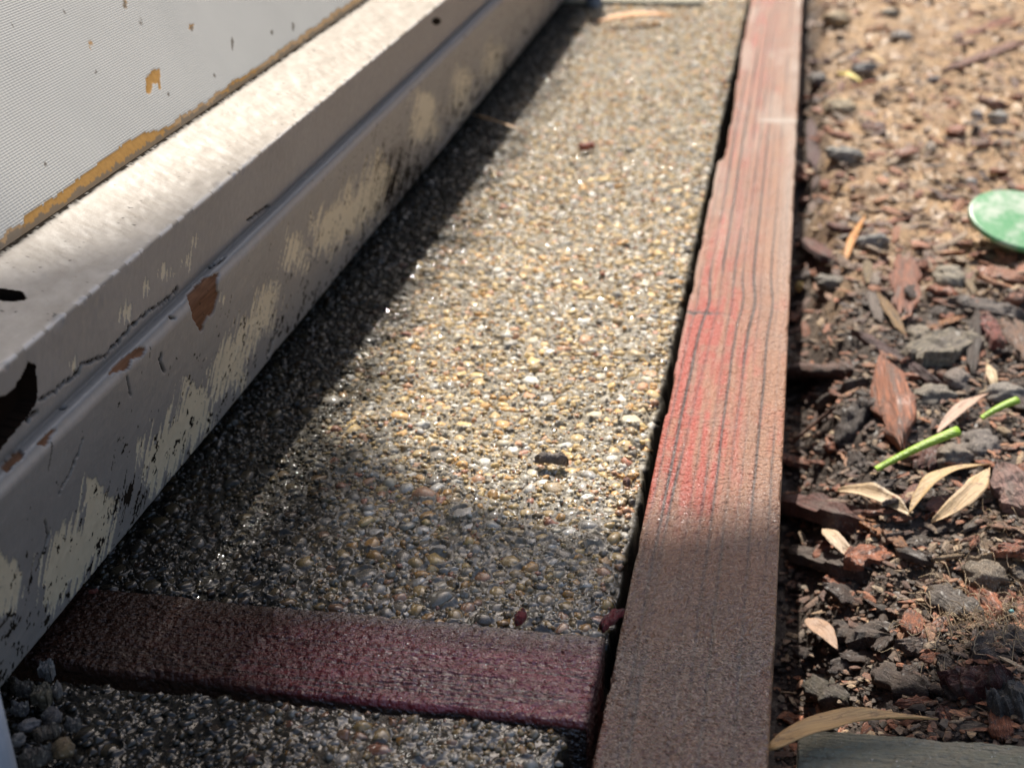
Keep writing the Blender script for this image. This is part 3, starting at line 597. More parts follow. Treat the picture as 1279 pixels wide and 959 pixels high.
# ------------------------------------------------------------ mulch bed
def hs(x, y):
    x = np.asarray(x, float); y = np.asarray(y, float)
    h = -.034 + .013 * (fbm(x * 28, y * 28, 3, 2) - .5) * 2 * .55 + .006 * (fbm(x * 110, y * 110, 3, 7) - .5)
    h = h - .016 * sm(.062, .040, x) - .014 * sm(.078, .045, x) * sm(.60, .30, y) - .016 * np.exp(-(((x - .055) / .028) ** 2 + ((y - .06) / .05) ** 2))
    return h
def PS(u, v, up=0):
    z = -.034
    for _ in range(6): p = P(u, v, z); z = .5 * z + .5 * (float(hs(p.x, p.y)) + up)
    return P(u, v, z)
ysm = ysteps(-.05, 2.2, .0022, .03); xsm = np.concatenate([np.arange(.030, .16, .0008), np.arange(.16, .36, .0016), np.linspace(.36, 1.4, 60)])
Xm, Ym = np.meshgrid(xsm, ysm, indexing='ij')
Um, Vm = proj(Xm, Ym, Xm * 0 - .034)
sand = sm(.30, .42, Ym + .10 * (fbm(Xm * 30, Ym * 30, 3, 44) - .5)) * sm(.042, .065, Xm + .015 * (fbm(Xm * 60, Ym * 30, 2, 4) - .5))
sand = np.maximum(sand, .65 * np.exp(-(((Xm - .118) / .03) ** 2 + ((Ym - .10) / .02) ** 2)))
Zm = hs(Xm, Ym) + .0022 * (fbm(Xm * 420, Ym * 420, 3, 9) - .5)
so_ = grid('mulch_bed_soil', Xm, Ym, Zm, M_SOIL, {'sand': np.clip(sand, 0, 1)}); tag(so_, kind='structure')

def chip_mesh(kind, seed, mat):
    r = np.random.RandomState(seed); nx, ny = 21, 9
    t = np.linspace(-1, 1, nx); 
    if kind == 'shard': w = np.clip((1 - np.abs(t) ** 1.6), .05, 1) ** .8 * (1 + .3 * t)
    elif kind == 'block': w = np.clip((1 - np.abs(t) ** 8), .55, 1)
    elif kind == 'strip': w = np.clip((1 - np.abs(t) ** 5), .25, 1)
    else: w = np.sqrt(np.clip(1 - t ** 2, .03, 1))
    cen = .25 * (vn(t * 1.3 + seed, t * 0, seed % 9) - .5) * (1 if kind != 'block' else .3)
    u = np.linspace(-1, 1, ny); T, Uu = np.meshgrid(t, u, indexing='ij')
    wl = w * (1 + .6 * (vn(t * 3 + seed, t * 0 + 3, 5) - .5) + .45 * (vn(t * 9 + seed, t * 0 + 3, 2) - .5)); wr = w * (1 + .6 * (vn(t * 3 + seed, t * 0 + 8, 6) - .5) + .45 * (vn(t * 9 + seed, t * 0 + 8, 3) - .5))
    Yc = (cen[:, None] + np.where(Uu < 0, Uu * wl[:, None], Uu * wr[:, None])) * .5
    Xc = T * .5 * (1 + .5 * (vn(Uu * 3.5 + seed, Uu * 0 + (T > 0) * 5, 3) - .5) * np.abs(T) ** 3)
    gr = vn(Uu * 3.5 + seed, T * 1.2, 4) - .5 + .5 * (vn(Uu * 6 + seed, T * 5, 2) - .5) + .4 * (vn(T * 3.3 + seed, Uu * .8, 8) > .55)
    Zt = .5 * (1 - .8 * Uu ** 4 * .6) * (1 - .45 * np.abs(T) ** 6) + .45 * gr; Zb = -.5 * (1 - .3 * Uu ** 2) + .25 * (vn(Uu * 2 + 9 + seed, T * 2, 4) - .5)
    bend = .5 * (r.rand() - .5) * (T ** 2); Zt = Zt + bend; Zb = np.minimum(Zb + bend, Zt - .15)
    A = np.stack([Xc, Yc, Zt], -1).reshape(-1, 3); B = np.stack([Xc, Yc * .97, Zb], -1).reshape(-1, 3); n = nx * ny
    Fs = [gridfaces(nx, ny), gridfaces(nx, ny, True) + n]; idx = np.arange(n).reshape(nx, ny)
    loop = np.concatenate([idx[:, 0], idx[-1, 1:], idx[-2::-1, -1], idx[0, -2:0:-1]]); l2 = np.roll(loop, -1)
    Fs.append(np.stack([loop, loop + n, l2 + n, l2], -1)); 
    return mesh('bark_chip', np.concatenate([A, B]), np.concatenate(Fs), mat, smooth=(seed % 2 == 0))
CH = {k: [chip_mesh(k, s + 20 * j, M_BARK) for s in range(4)] for j, k in enumerate(('shard', 'block', 'strip', 'oval'))}
def lump_mesh(seed, mat, k=.5):
    v, f = SPH[4]; n = fbm(v[:, 0] * 1.6 + seed * 3, v[:, 1] * 1.6 + v[:, 2] * 1.4, 5, seed) - .5; v = v * (1 + k * n[:, None]) * .5; return mesh('stone', v, f, mat)
LU = [lump_mesh(s, M_STONE, .55 + .25 * (s % 3)) for s in range(6)]
_used = {}
def put(name, me, a, b, wid, thk, col, label, cat, group=None, roll=0, sink=.3):
    a = Vector(a); b = Vector(b); d = b - a; L = max(d.length, .0005); mid = (a + b) / 2
    x = d.normalized(); up = Vector((0, 0, 1)); y = up.cross(x); y.normalize(); z = x.cross(y)
    R = Matrix((x, y, z)).transposed() @ Euler((roll, 0, 0)).to_matrix()
    o = link(name, me); o.matrix_world = Matrix.Translation(mid + Vector((0, 0, thk * (.5 - sink)))) @ R.to_4x4() @ Matrix.Diagonal((L, wid, thk, 1))
    o.color = (*col, 1); tag(o, label, cat, group); return o
def chip(u0, v0, u1, v1, wmm, kind, col, label, tmm=None, up=.001, roll=None, cat='bark chip', name='bark_chip', group=None, dz=0):
    p = PS(u0, v0, up); q = PS(u1, v1, up + dz); m = RND.choice(CH[kind])
    return put(name, m, p, q, wmm / 1000, (tmm or max(1.2, wmm * .3)) / 1000, col, label, cat, group, RND.uniform(-.25, .25) if roll is None else roll)
RB = (.44, .14, .065); DR = (.19, .06, .04); OB = (.60, .25, .08); GY = (.21, .155, .11); DG = (.095, .066, .05); TN = (.50, .36, .20); PK = (.42, .20, .14); PU = (.17, .085, .08); GS = (.28, .24, .175)
chip(1202, 47, 1267, 22, 7, 'strip', RB, 'blurred red bark strip lying highest in the sandy bed, upper right')
chip(1180, 88, 1278, 52, 8, 'strip', PK, 'long pinkish red bark strip casting a dark shadow on the sand')
chip(1080, 42, 1106, 30, 5, 'shard', OB, 'small orange bark bit in the sand left of the grey stones')
chip(1010, 66, 1072, 60, 6, 'strip', DR, 'dark brown bark strip beside the far part of the board')
chip(1012, 78, 1035, 78, 7, 'block', PU, 'plum brown bark piece just right of the far board edge')
chip(1060, 110, 1096, 100, 4, 'strip', (.6, .2, .08), 'orange red strip touching the yellow leaf bit')
chip(1012, 150, 1020, 215, 7, 'strip', PU, 'long plum coloured bark strip standing in the gap beside the board')
chip(1222, 125, 1252, 133, 11, 'oval', PK, 'rough pink bark flake on the sand above the green disc')
chip(1030, 162, 1062, 175, 10, 'oval', (.48, .15, .06), 'bright rust orange bark lump near the grey oval pebble')
chip(1078, 160, 1104, 168, 11, 'oval', DR, 'dark maroon bark lump right of the rust orange one', tmm=6)
chip(1228, 40, 1276, 30, 6, 'shard', OB, 'orange brown sliver at the right edge of the sandy bed')
chip(1005, 300, 1048, 332, 12, 'strip', DR, 'dark red bark strip in shadow left of the orange leaf')
chip(1036, 283, 1064, 292, 10, 'oval', (.17, .04, .025), 'glossy dark red bark piece above the orange leaf')
chip(1083, 325, 1087, 358, 4.2, 'strip', TN, 'pale tan splinter left of the square red brown bark piece')
chip(1087, 362, 1100, 404, 4.6, 'strip', (.34, .27, .22), 'greyish splinter below the pale tan splinter')
chip(1130, 326, 1131, 392, 11.5, 'block', (.42, .16, .09), 'square red brown bark piece standing flat in the middle of the bed', tmm=5)
chip(1152, 345, 1176, 326, 4, 'shard', OB, 'thin orange curl right of the square red brown bark piece')
chip(1208, 330, 1216, 368, 5, 'shard', TN, 'pointed tan sliver left of the rust coloured bark under the disc')
chip(1222, 340, 1279, 352, 11, 'block', (.46, .19, .10), 'ragged rust coloured bark piece just below the green disc')
chip(1190, 378, 1282, 400, 8.5, 'strip', (.25, .20, .165), 'long smooth grey bark piece below the rust coloured one', tmm=5)
chip(1095, 365, 1131, 419, 4.4, 'shard', (.55, .34, .16), 'tan pointed sliver beside the lower corner of the square bark piece')
chip(1152, 412, 1203, 396, 4, 'strip', OB, 'thin orange bark strip above the flat grey piece')
chip(1140, 455, 1212, 425, 17, 'block', (.29, .24, .165), 'big flat grey green bark slab near the purple twig', tmm=7)
chip(1070, 418, 1180, 488, 3.8, 'strip', PU, 'long purple brown twig pointing down right above the big red shard', tmm=3.6, cat='twig', name='twig', up=.004)
chip(1228, 403, 1250, 440, 8, 'oval', (.36, .10, .07), 'oval dark piece with a red face at the right under the long grey piece', tmm=6)
chip(1258, 408, 1284, 450, 9, 'block', (.3, .17, .11), 'brown bark block at the right edge below the long grey piece', tmm=6)
chip(1220, 392, 1214, 470, 5, 'strip', DG, 'dark wet stick standing left of the red faced oval piece', tmm=4)
chip(1104, 451, 1124, 558, 13.5, 'shard', (.48, .17, .08), 'big red brown triangular bark shard above the green stem', tmm=6, roll=.25, up=.003)
chip(985, 470, 1062, 468, 12, 'strip', (.13, .06, .04), 'dark red brown bark strip half hidden in shadow beside the board', tmm=6)
chip(1020, 510, 1082, 480, 7, 'strip', DG, 'dark grey bark stick left of the big triangular shard', tmm=5)
chip(1048, 560, 1082, 505, 8, 'strip', DG, 'charcoal bark stick leaning towards the green stem', tmm=6)
chip(990, 552, 1040, 512, 2.2, 'strip', (.3, .14, .08), 'thin reddish twig in the shadow near the board', cat='twig', name='twig', up=.004)
chip(1022, 556, 1054, 565, 4, 'shard', PK, 'pale pink bark sliver in shadow left of the green stem')
chip(1096, 562, 1112, 556, 4, 'oval', OB, 'tiny orange bark bit just above the left end of the green stem')
chip(1148, 590, 1175, 565, 8, 'oval', DR, 'dark brown oval bark piece under the right part of the green stem', tmm=5)
chip(1130, 628, 1146, 606, 4.4, 'strip', PK, 'small pink bark strip between the tan leaves')
chip(1160, 638, 1192, 622, 6, 'oval', (.45, .2, .14), 'pinkish bark flake framed by the two joined tan leaves')
chip(1248, 590, 1284, 645, 13, 'shard', (.38, .22, .18), 'large pink brown bark piece at the right edge beside the joined leaves', tmm=6)
chip(1235, 657, 1284, 662, 4.6, 'strip', (.45, .24, .15), 'light brown bark strip at the right edge under the pink brown piece')
chip(1248, 684, 1284, 686, 4.4, 'strip', (.5, .16, .09), 'red bark strip at the right edge, lower of the two strips')
chip(975, 628, 1080, 662, 11, 'strip', (.15, .055, .04), 'long dark red bark piece in shadow beside the board', tmm=7)
chip(1132, 683, 1160, 674, 5, 'oval', GY, 'small grey oval bark piece below the joined leaves')
chip(1078, 648, 1103, 668, 7, 'block', (.58, .24, .09), 'orange bark flake left of the pointed orange sliver', tmm=2)
chip(1104, 664, 1132, 686, 5, 'shard', (.55, .26, .12), 'pointed orange sliver right of the orange flake', tmm=1.5)
chip(1120, 690, 1165, 706, 3, 'strip', DG, 'short curved black twig below the grey oval piece', cat='twig', name='twig', up=.004, tmm=3)
chip(1215, 826, 1284, 796, 8, 'block', (.10, .07, .055), 'dark flat bark plank at the lower right above the maroon lump', tmm=5)
chip(1182, 866, 1260, 856, 9, 'oval', (.14, .04, .03), 'dark maroon bark lump at the lower right above the grey board', tmm=8)
chip(1170, 896, 1190, 892, 6, 'oval', DR, 'small dark brown chip at the tip of the long curved leaf')
chip(1238, 895, 1282, 880, 9, 'oval', (.12, .115, .10), 'grey crusty lump on the back edge of the grey board', tmm=8)
chip(985, 690, 1080, 720, 9, 'strip', DG, 'black bark strip in deep shadow beside the near part of the board', tmm=5)
chip(1010, 856, 1060, 880, 10, 'oval', (.09, .075, .05), 'dark olive bark piece in the shadowed corner above the long leaf', tmm=6)
chip(1040, 790, 1110, 800, 11, 'oval', DG, 'large dark bark clod in the shadow above the long leaf', tmm=5)
chip(1095, 838, 1160, 868, 11, 'oval', DG, 'crumbly charcoal clod right of the shadowed corner', tmm=5)
chip(1160, 740, 1225, 775, 11, 'oval', (.13, .10, .075), 'fibrous brown clod in the lower right part of the bed', tmm=5)
# stones
def stone(u, v, wmm, dmm, tmm, col, label, up=0.0, rot=0., cat='stone', name='stone', group=None):
    p = PS(u, v, up); o = link(name, RND.choice(LU), None, p + Vector((0, 0, tmm / 1000 * .15))); o.scale = (wmm / 1000, dmm / 1000, tmm / 1000); o.rotation_euler = (RND.uniform(-.2, .2), RND.uniform(-.2, .2), rot)
    o.color = (*col, 1); return tag(o, label, cat, group)
stone(1110, 19, 16, 12, 8, GS, 'flat grey green stone among sand at the far end of the bed')
stone(1126, 48, 20, 18, 9, (.3, .26, .23), 'broad grey stone with pale dust below the flat grey green one')
stone(1044, 28, 22, 24, 14, (.5, .36, .2), 'big rounded tan stone beside the far board edge')
stone(1078, 88, 18, 12, 8, (.3, .28, .26), 'smooth grey stone behind the yellow leaf bit')
stone(1022, 105, 12, 26, 12, (.12, .10, .09), 'dark slate coloured stone close to the board')
stone(1050, 137, 24, 16, 10, (.48, .37, .22), 'tan block like stone above the rust orange bark lump')
stone(1055, 197, 20, 13, 9, (.30, .28, .24), 'grey oval pebble below the rust orange bark lump')
stone(1220, 147, 8, 8, 7, (.28, .26, .27), 'small bluish grey stone left of its paler neighbour')
stone(1245, 152, 12, 13, 9, (.46, .43, .38), 'pale cream stone with dust in the right part of the sand')
stone(1213, 230, 6, 6, 5, (.7, .68, .63), 'tiny white pebble above the green disc')
stone(1165, 102, 9, 8, 6, (.33, .29, .28), 'faint grey pebble in the centre of the sandy area')
stone(1162, 186, 8, 14, 6, (.33, .27, .22), 'small brownish grey pebble low in the sandy area')
stone(1090, 306, 14, 9, 8, (.33, .31, .28), 'rough grey lump right of the orange leaf', )
stone(1186, 350, 16, 18, 10, (.38, .32, .23), 'crumbly light grey soil lump right of the square bark piece')
stone(1040, 358, 15, 15, 8, (.22, .19, .15), 'brown grey clod in front of the shadowed gap')
stone(1148, 425, 9, 18, 9, (.26, .21, .15), 'grey lump between the tan sliver and the flat grey slab')
stone(1165, 500, 16, 13, 9, (.25, .21, .16), 'brown soil clod right of the big triangular shard')
stone(1195, 478, 11, 14, 8, (.22, .17, .14), 'brown clod under the flat grey slab')
stone(1255, 497, 15, 12, 9, (.29, .25, .21), 'smooth grey stone behind the small green stem')
stone(1223, 560, 16, 20, 10, (.20, .165, .14), 'dark crumbly clod right of the end of the green stem')
stone(1190, 575, 12, 12, 9, (.27, .21, .16), 'grey clod right of the dark oval bark piece')
stone(998, 360, 3.4, 6.5, 5, (.55, .38, .10), 'small amber yellow pebble tucked against the board', up=.012)
stone(1230, 725, 12, 14, 9, (.2, .15, .10), 'fibrous earth clod left of the turquoise speck')

# green disc
p = PS(1276, 290, .004)
nr, na = 16, 64; RA, RBb = .0262, .0262
rr = [(0, .0030), (.5, .0031), (.85, .0029), (.90, .0028), (.95, .0029), (.975, .0028), (.99, .0024), (1, .0017), (.985, .0002), (.95, -.0004), (.5, -.0006), (0, -.0006)]
Vd = [(math.cos(2 * math.pi * k / na) * RA * a, math.sin(2 * math.pi * k / na) * RBb * a, b) for a, b in rr for k in range(na)]
Fd = [(i * na + k, i * na + (k + 1) % na, (i + 1) * na + (k + 1) % na, (i + 1) * na + k) for i in range(len(rr) - 1) for k in range(na)]
gmt = M('worn_green_plastic', rough=.35); n = gmt.noise(gmt.co(), 70, 5, .65); f_ = gmt.noise(gmt.co(), 800, 4)
sc_ = gmt.ramp(n, [(.43, (0, 0, 0)), (.60, (.85, .85, .85))]); c_ = gmt.mix(sc_, (.09, .31, .12), (.50, .53, .43)); c_ = gmt.mix(gmt.ramp(f_, [(.6, (0, 0, 0)), (.7, (.7, .7, .7))]), c_, (.6, .6, .52)); gmt.set('Base Color', c_); gmt.bump(f_, .0003, .5)
dm = mesh('disc', Vd, Fd, gmt.m); dsc = link('green_disc', dm, None, (p.x, p.y, p.z + .004)); dsc.rotation_euler = (math.radians(16), math.radians(4), .3)
tag(dsc, 'round green disc with worn whitish top lying on the mulch at the right edge', 'disc')

# leaves
def leaf(u0, v0, u1, v1, wmm, col, label, bow=0., arch=.08, cup=.25, up0=.002, up1=.002, roll=0., z0=None, mat=None, cat='leaf', name='dry_leaf', fat=.5, twist=0.):
    p = P(u0, v0, z0) if z0 is not None else PS(u0, v0, up0); q = P(u1, v1, z0 if z0 is not None else 0) if z0 is not None else PS(u1, v1, up1)
    d = q - p; L = d.length; x = d.normalized(); y = Vector((0, 0, 1)).cross(x).normalized(); z = x.cross(y)
    nx, ny = 22, 7; T, Uu = np.meshgrid(np.linspace(0, 1, nx), np.linspace(-1, 1, ny), indexing='ij'); W = wmm / 2000
    w = np.sin(np.pi * np.clip(T, 0.0, 1) ** (1.0 if fat == .5 else fat)) ** .85 * W * (1 + .28 * (vn(T * 7 + u0, Uu * 0 + (Uu > 0) * 3, 4) - .5)) + .00012
    yy = Uu * w + bow * L * np.sin(np.pi * T); zz = arch * L * np.sin(np.pi * T) + cup * w * Uu ** 2 + .00012 * (np.abs(Uu) < .01); xx = T * L
    an = roll + twist * T; cy = bow * L * np.sin(np.pi * T); yr = (yy - cy) * np.cos(an) - (cup * w * Uu ** 2) * np.sin(an) + cy; zr = arch * L * np.sin(np.pi * T) + .0011 * (vn(T * 5 + u0, Uu * .8, 3) - .5) + (yy - cy) * np.sin(an) + cup * w * Uu ** 2 * np.cos(an)
    A = np.stack([xx, yr, zr], -1).reshape(-1, 3); B = A - np.array([0, 0, .00028]); n = nx * ny; idx = np.arange(n).reshape(nx, ny)
    loop = np.concatenate([idx[:, 0], idx[-1, 1:], idx[-2::-1, -1], idx[0, -2:0:-1]]); l2 = np.roll(loop, -1)
    me = mesh(name, np.concatenate([A, B]), np.concatenate([gridfaces(nx, ny), gridfaces(nx, ny, True) + n, np.stack([loop, loop + n, l2 + n, l2], -1)]), mat or M_LEAF)
    o = link(name, me); o.matrix_world = Matrix.Translation(p) @ Matrix((x, y, z)).transposed().to_4x4(); o.color = (*col, 1); return tag(o, label, cat)
TL = (.50, .34, .15); OL = (.62, .30, .08)
leaf(1081, 270, 1051, 340, 5.2, (.66, .29, .07), 'narrow bright orange leaf standing in the mulch beside the board', up0=.006, arch=.05, roll=.5)
leaf(1135, 641, 1238, 579, 6.6, TL, 'upper of two joined tan leaves below the green stem', bow=.13, arch=.06, up0=.005, up1=.009, roll=-.25)
leaf(1163, 652, 1236, 583, 6.8, (.58, .40, .20), 'lower of two joined tan leaves, folded to a point on the right', bow=-.10, arch=.04, up0=.004, up1=.009, roll=.2)
leaf(1046, 612, 1138, 645, 6.4, (.55, .42, .26), 'pale tan leaf folded lengthwise, left of the two joined leaves', bow=.03, arch=.08, up0=.007, up1=.005, roll=.35, cup=.5)
leaf(1028, 660, 1066, 700, 5.0, (.56, .43, .29), 'pale curled leaf half in shadow above the black bark', arch=.10, up0=.008, roll=.3, bow=-.05)
leaf(1170, 542, 1235, 490, 4.6, (.50, .33, .24), 'pinkish dry leaf rising behind the green stem', arch=.03, up0=.004, up1=.010, bow=.04)
leaf(1233, 455, 1244, 492, 3.8, (.60, .46, .26), 'small pale yellow leaf beside the smooth grey stone', up0=.004, roll=.3)
leaf(1010, 772, 1046, 810, 6.5, (.36, .23, .15), 'dim brown triangular leaf in the shadow beside the near board', up0=.012, up1=.008, arch=.03, fat=.7)
leaf(1044, 92, 1076, 103, 5.5, (.75, .62, .07), 'bright yellow leaf bit on the sand beside the far board', up0=.005, up1=.004)
leaf(1092, 106, 1142, 98, 4.2, (.68, .56, .36), 'cream straw like leaf to the right of the yellow leaf bit', up0=.004)
leaf(1074, 67, 1110, 85, 4.5, (.62, .42, .16), 'straw yellow leaf above the yellow leaf bit', up0=.006)
# the long curved leaf by the grey board
pA = P(958, 938, -.006); pB = P(1172, 896, -.006)
leaf(958, 936, 1172, 896, 6.6, (.60, .38, .16), 'long curved tan leaf with dark spots lying along the grey board', bow=.11, arch=.02, z0=-.0075, fat=.62, roll=-.15)
leaf(746, 27, 846, 20, 11, (.75, .33, .07), 'blurred orange leaf at the far end of the path', z0=.003, arch=.03, cup=.3, fat=.8)
leaf(590, 142, 655, 164, 2.4, (.42, .25, .10), 'thin brown leaf poking out from under the frame', z0=.002, bow=-.10, arch=.05)
for (u0, v0, u1, v1, wd, lb) in ((1094, 586, 1197, 538, 3.6, 'bright green cut stem lying across the middle of the mulch'), (1226, 522, 1271, 500, 3.0, 'short bright green stem piece near the right edge')):
    p = PS(u0, v0, .006); q = PS(u1, v1, .012); L = (q - p).length; pts = [p.lerp(q, t) + Vector((0, 0, .0008 * math.sin(t * 3))) for t in np.linspace(0, 1, 12)]
    cols = [wd / 2000 * (.72 + .5 * t) for t in np.linspace(0, 1, 12)]
    o = link('grass_stalk', tube('grass_stalk', pts, cols, M_STEM, 10, flat=.7)); o.color = (.34, .62, .04, 1); tag(o, lb, 'stem')

# red bits and a bark crumb on the path
def bit(u0, v0, u1, v1, wmm, col, label, z=0., kind='block', cat='chip', name='wood_chip', tmm=None, roll=0):
    a = P(u0, v0, z); b = P(u1, v1, z); return put(name, RND.choice(CH[kind]), a, b, wmm / 1000, (tmm or wmm * .6) / 1000, col, label, cat, roll=roll, sink=.1)
bit(724, 188, 741, 184, 4.4, (.62, .15, .07), 'tiny red wood chip alone on the far sunlit pebbles', tmm=3)
bit(670, 576, 707, 577, 3.0, (.34, .28, .24), 'dark crumbly bark crumb on the sunlit pebbles', kind='oval', cat='bark crumb', name='bark_crumb', tmm=3)
bit(645, 781, 656, 768, 2.0, (.45, .03, .04), 'thin crimson splinter standing on the rear edge of the cross board', kind='strip', tmm=2)
bit(751, 787, 776, 765, 2.4, (.38, .03, .035), 'crimson splinter wedged in the corner between the two boards', kind='block', tmm=2.0, z=.0005)
bit(786, 606, 779, 603, 2.6, (.6, .3, .22), 'small pink stone chip at the path edge beside the red stain', kind='oval', tmm=2, cat='stone chip', name='stone_chip')
bit(112, 742, 122, 739, 1.4, (.5, .1, .06), 'tiny red flake by the left end of the cross board', kind='oval', tmm=1)

# loose gravel under the frame corner, lower left
CH_S = [chip_mesh(k, s_ + 70, M_STONE) for s_ in (1, 3) for k in ('oval', 'block')]
GV = [(58, 836, 5.5, (.42, .40, .38)), (52, 868, 6.5, (.30, .24, .14)), (66, 895, 6, (.16, .15, .15)), (80, 935, 7.5, (.36, .24, .11)), (36, 905, 5, (.4, .36, .34)), (28, 860, 6, (.12, .10, .08)), (44, 945, 6, (.20, .17, .14)), (22, 925, 5, (.36, .33, .3)), (72, 862, 4, (.34, .3, .26)), (90, 905, 4.5, (.2, .18, .16)), (58, 915, 5, (.26, .2, .14)), (24, 885, 4.6, (.2, .19, .19))]
nm = ['white grey loose pebble right under the frame corner', 'brown loose pebble below the white grey one', 'dark blue grey loose pebble in the lower left gravel', 'big ochre loose pebble at the bottom edge, lower left', 'pale pinkish loose pebble beside the blue grey post', 'black brown loose pebble hidden under the frame', 'brown grey loose pebble at the bottom edge near the post', 'pale loose pebble touching the blue grey post', 'small light loose pebble at the cross board end', 'small grey loose pebble on the right rim of the loose gravel', 'tan loose pebble amid the loose gravel', 'slate loose pebble between post and frame']
for (u, v, r, c), lb in zip(GV, nm):
    p = P(u, v, .002); o = link('loose_pebble', RND.choice(LU[2::3] + CH_S), None, p); r *= .72; c = tuple(x * .55 for x in c); o.scale = (r / 1000 * RND.uniform(.9, 1.5), r / 1000 * RND.uniform(.7, 1.05), r / 1000 * .75); o.rotation_euler = (0, 0, RND.uniform(0, 3)); o.color = (*c, 1); tag(o, lb, 'pebble')

# ordinary chips, alike to the eye, 190 of them
kinds = [('dark grey brown bark chip like the many others scattered over the mulch bed', (.10, .062, .045), 'dark bark chips in the mulch bed', .36), ('red brown bark chip like the many others scattered over the mulch bed', (.46, .155, .07), 'red brown bark chips in the mulch bed', .38),
         ('grey crumb of bark like the many others scattered over the mulch bed', (.24, .19, .14), 'grey bark crumbs in the mulch bed', .14), ('small tan wood splinter like the many others scattered over the mulch bed', (.46, .31, .17), 'tan splinters in the mulch bed', .12)]
cnt = 0
while cnt < 232:
    v = RND.uniform(-8, 915); u = RND.uniform(985 + (15 if v < 300 else 0), 1290)
    if v < 300 and u > 1050 and RND.random() < .40: continue
    r = RND.random(); k = 0; near = v > 300
    while r > kinds[k][3]: r -= kinds[k][3]; k += 1; 
    if v < 290 and k in (0, 2): k = 1 if RND.random() < .75 else 3
    lb, col, grp, _ = kinds[k]
    p = PS(u, v, RND.uniform(-.0015, .003)); a = RND.uniform(0, 2 * math.pi); L = (RND.uniform(5, 10) + 9 * RND.random() ** 2) / 1000 * (.7 if k >= 2 else 1)
    dv = Vector((math.cos(a), math.sin(a), RND.uniform(-.25, .25))) * L / 2; wd = L * RND.uniform(.3, .6); th = wd * RND.uniform(.25, .5)
    j = RND.uniform(.75, 1.3)
    put('bark_chip' if k < 3 else 'wood_splinter', RND.choice(CH[RND.choice(('shard', 'block', 'strip', 'oval'))]), p - dv, p + dv, wd if k < 3 else wd * .4, th, tuple(c * j for c in col), lb, 'bark chip' if k < 3 else 'splinter', grp, RND.uniform(-.6, .6))
    cnt += 1
# fine litter: nobody could count it
mg = M('mulch_litter', rough=.75); r_ = mg.attr('rnd'); cc = mg.ramp(r_, [(0, (.04, .028, .02)), (.3, (.13, .08, .05)), (.5, (.24, .11, .055)), (.65, (.11, .095, .08)), (.8, (.36, .25, .14)), (.92, (.55, .43, .28)), (1, (.35, .12, .06))]); mg.set('Base Color', cc); mg.bump(mg.noise(mg.co(), 900, 3), .0004, .6)
VV = []; FF = []; RR = []; off = 0; v0_, f0_ = SPH[1]
NL = 11000; uu = rs.uniform(978, 1300, NL); vv_ = rs.uniform(-25, 940, NL)
for i in range(NL):
    p = P(uu[i], vv_[i], -.036); x, y = p.x, p.y
    if x < .0395: continue
    z = float(hs(x, y)); sc = (p - CAM).length / .45; sd_ = float(vn(x * 1 + 3, y * 1, 1)); far = 1 if y > .34 else 0
    s = (.3 + 1.0 * rs.rand() ** 2) / 1000 * (.5 if far else 1) * (1 + .5 * (rs.rand() > .9)) * (.6 + .4 * sc); a = rs.uniform(0, 6.3); e = rs.uniform(.8, 2.2)
    v = v0_ * (1 + .5 * (rs.rand(len(v0_), 1) - .5)) * (s * e, s, s * .7); c, s_ = math.cos(a), math.sin(a)
    v = np.stack([v[:, 0] * c - v[:, 1] * s_ + x, v[:, 0] * s_ + v[:, 1] * c + y, v[:, 2] + z + .0006], -1)
    rr_ = rs.rand(); rr_ = .45 + .5 * rr_ if far and rs.rand() < .8 else rr_ ** 1.9 * .76
    VV.append(v); FF.append(f0_ + off); RR.append(np.full(len(v), rr_)); off += len(v)
o = link('mulch_litter', mesh('mulch_litter', np.concatenate(VV), np.concatenate(FF), mg.m, {'rnd': np.concatenate(RR)}, smooth=False)); tag(o, 'fine crumbs of bark and earth covering the mulch bed', None, None, 'stuff')
# flat bark flakes between the bigger chips: far past the few hundred largest
VV = []; FF = []; RR = []; off = 0; NF = 1900; uu = rs.uniform(985, 1300, NF); vv_ = np.concatenate([rs.uniform(-30, 330, 650), rs.uniform(300, 915, NF - 650)])
for i in range(NF):
    p = P(uu[i], vv_[i], -.034); x, y = p.x, p.y
    if x < .042: continue
    s = rs.uniform(.9, 2.3) / 1000 * (.85 + .9 * (y > .34)); a = rs.uniform(0, 6.3); e = rs.uniform(1.2, 2.6); th = rs.uniform(.2, .4)
    v = v0_ * (1 + .8 * (rs.rand(len(v0_), 1) - .5)) * (s * e, s * .8, s * th); tl = rs.uniform(-.45, .45); v[:, 2] += v[:, 0] * tl + v[:, 1] * rs.uniform(-.3, .3); c, s_ = math.cos(a), math.sin(a)
    v = np.stack([v[:, 0] * c - v[:, 1] * s_ + x, v[:, 0] * s_ + v[:, 1] * c + y, v[:, 2] + float(hs(x, y)) + .0013], -1)
    VV.append(v); FF.append(f0_ + off); RR.append(np.full(len(v), rs.rand())); off += len(v)
mf = M('bark_flake', rough=.65); fp_ = mf.n('NewGeometry').outputs['Position']; fn = mf.noise(fp_, 900, 4, .7)
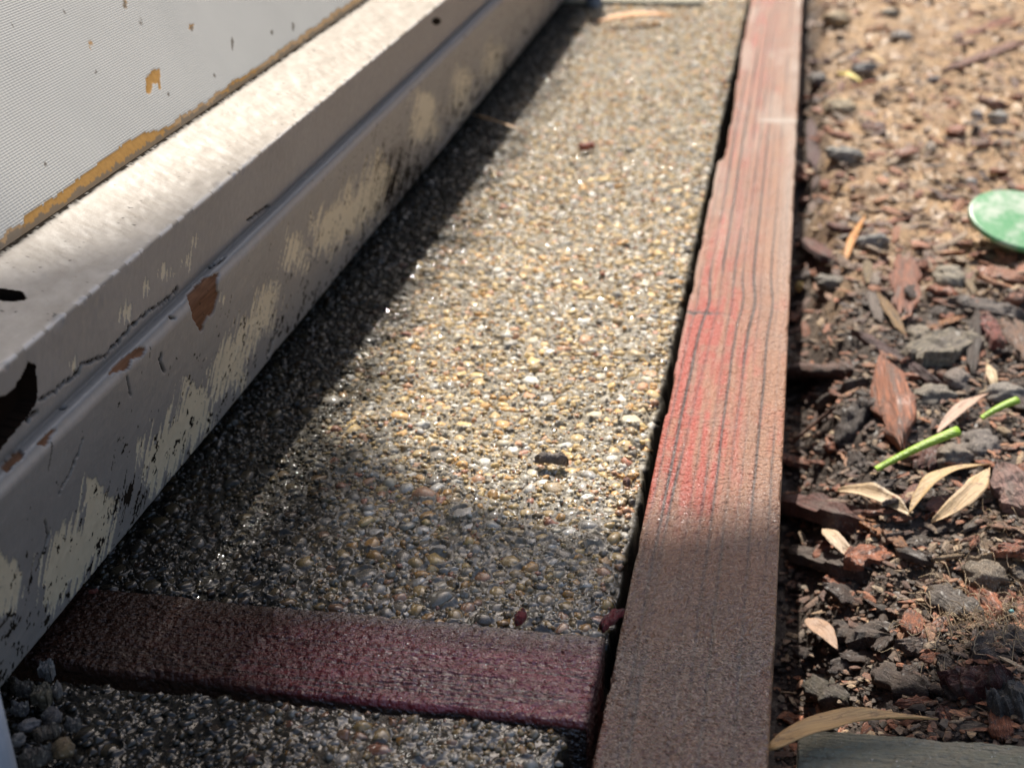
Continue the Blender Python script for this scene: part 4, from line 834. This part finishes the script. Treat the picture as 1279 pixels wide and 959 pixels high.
fc = mf.ramp(mf.attr('rnd'), [(0, (.07, .045, .033)), (.2, (.20, .09, .05)), (.4, (.44, .16, .075)), (.55, (.52, .24, .11)), (.68, (.17, .13, .10)), (.8, (.50, .34, .19)), (.9, (.13, .06, .045)), (1, (.60, .45, .28))])
mf.set('Base Color', mf.mix(mf.ramp(fn, [(.4, (.7, .7, .7)), (.6, (0, 0, 0))]), fc, (.06, .04, .03))); mf.bump(fn, .0008, .8)
o = link('bark_flakes', mesh('bark_flakes', np.concatenate(VV), np.concatenate(FF), mf.m, {'rnd': np.concatenate(RR)}, smooth=False)); tag(o, 'small flat red brown bark flakes strewn between the bigger chips', None, None, 'stuff')
# root fibres
VV = []; FF = []; RR = []; off = 0
for i in range(520):
    if i < 300: u, v = rs.normal(1235, 45), rs.normal(765, 45)
    else: u, v = rs.uniform(1050, 1290), rs.uniform(0, 330)
    if u < 1000: continue
    p = P(u, v, -.034); 
    if p.x < .042: continue
    a = rs.uniform(0, 6.3); L = rs.uniform(.004, .014) * (1.5 if i >= 300 else 1); r = .00013 * (1.8 if i >= 300 else 1); cu = rs.uniform(-2, 2); x, y = p.x, p.y; z = float(hs(x, y)) + rs.uniform(.0008, .004)
    pts = []
    for k in range(7): pts.append((x, y, z + .0015 * math.sin(k * 1.1 + i))); a += cu / 6; x += math.cos(a) * L / 6; y += math.sin(a) * L / 6
    pts = np.array(pts)
    for k in range(7):
        for (dx, dz) in ((-r, 0), (r, 0), (0, r * 1.6)): VV.append((pts[k, 0] + dx, pts[k, 1] + dx * .6, pts[k, 2] + dz))
        if k < 6:
            for m_ in range(3): b = off + k * 3; FF.append((b + m_, b + (m_ + 1) % 3, b + 3 + (m_ + 1) % 3, b + 3 + m_))
    off += 21; RR += [rs.uniform(.74, .95)] * 21
o = link('root_fibres', mesh('root_fibres', VV, FF, mg.m, {'rnd': RR})); tag(o, 'thin dry root fibres tangled over the mulch', None, None, 'stuff')
p = PS(1263, 763, .004); o = link('plastic_speck', LU[0], None, p); o.scale = (.0016, .0016, .0012); o.color = (.25, .62, .62, 1); tag(o, 'tiny turquoise speck on the brown root fibres', 'speck')
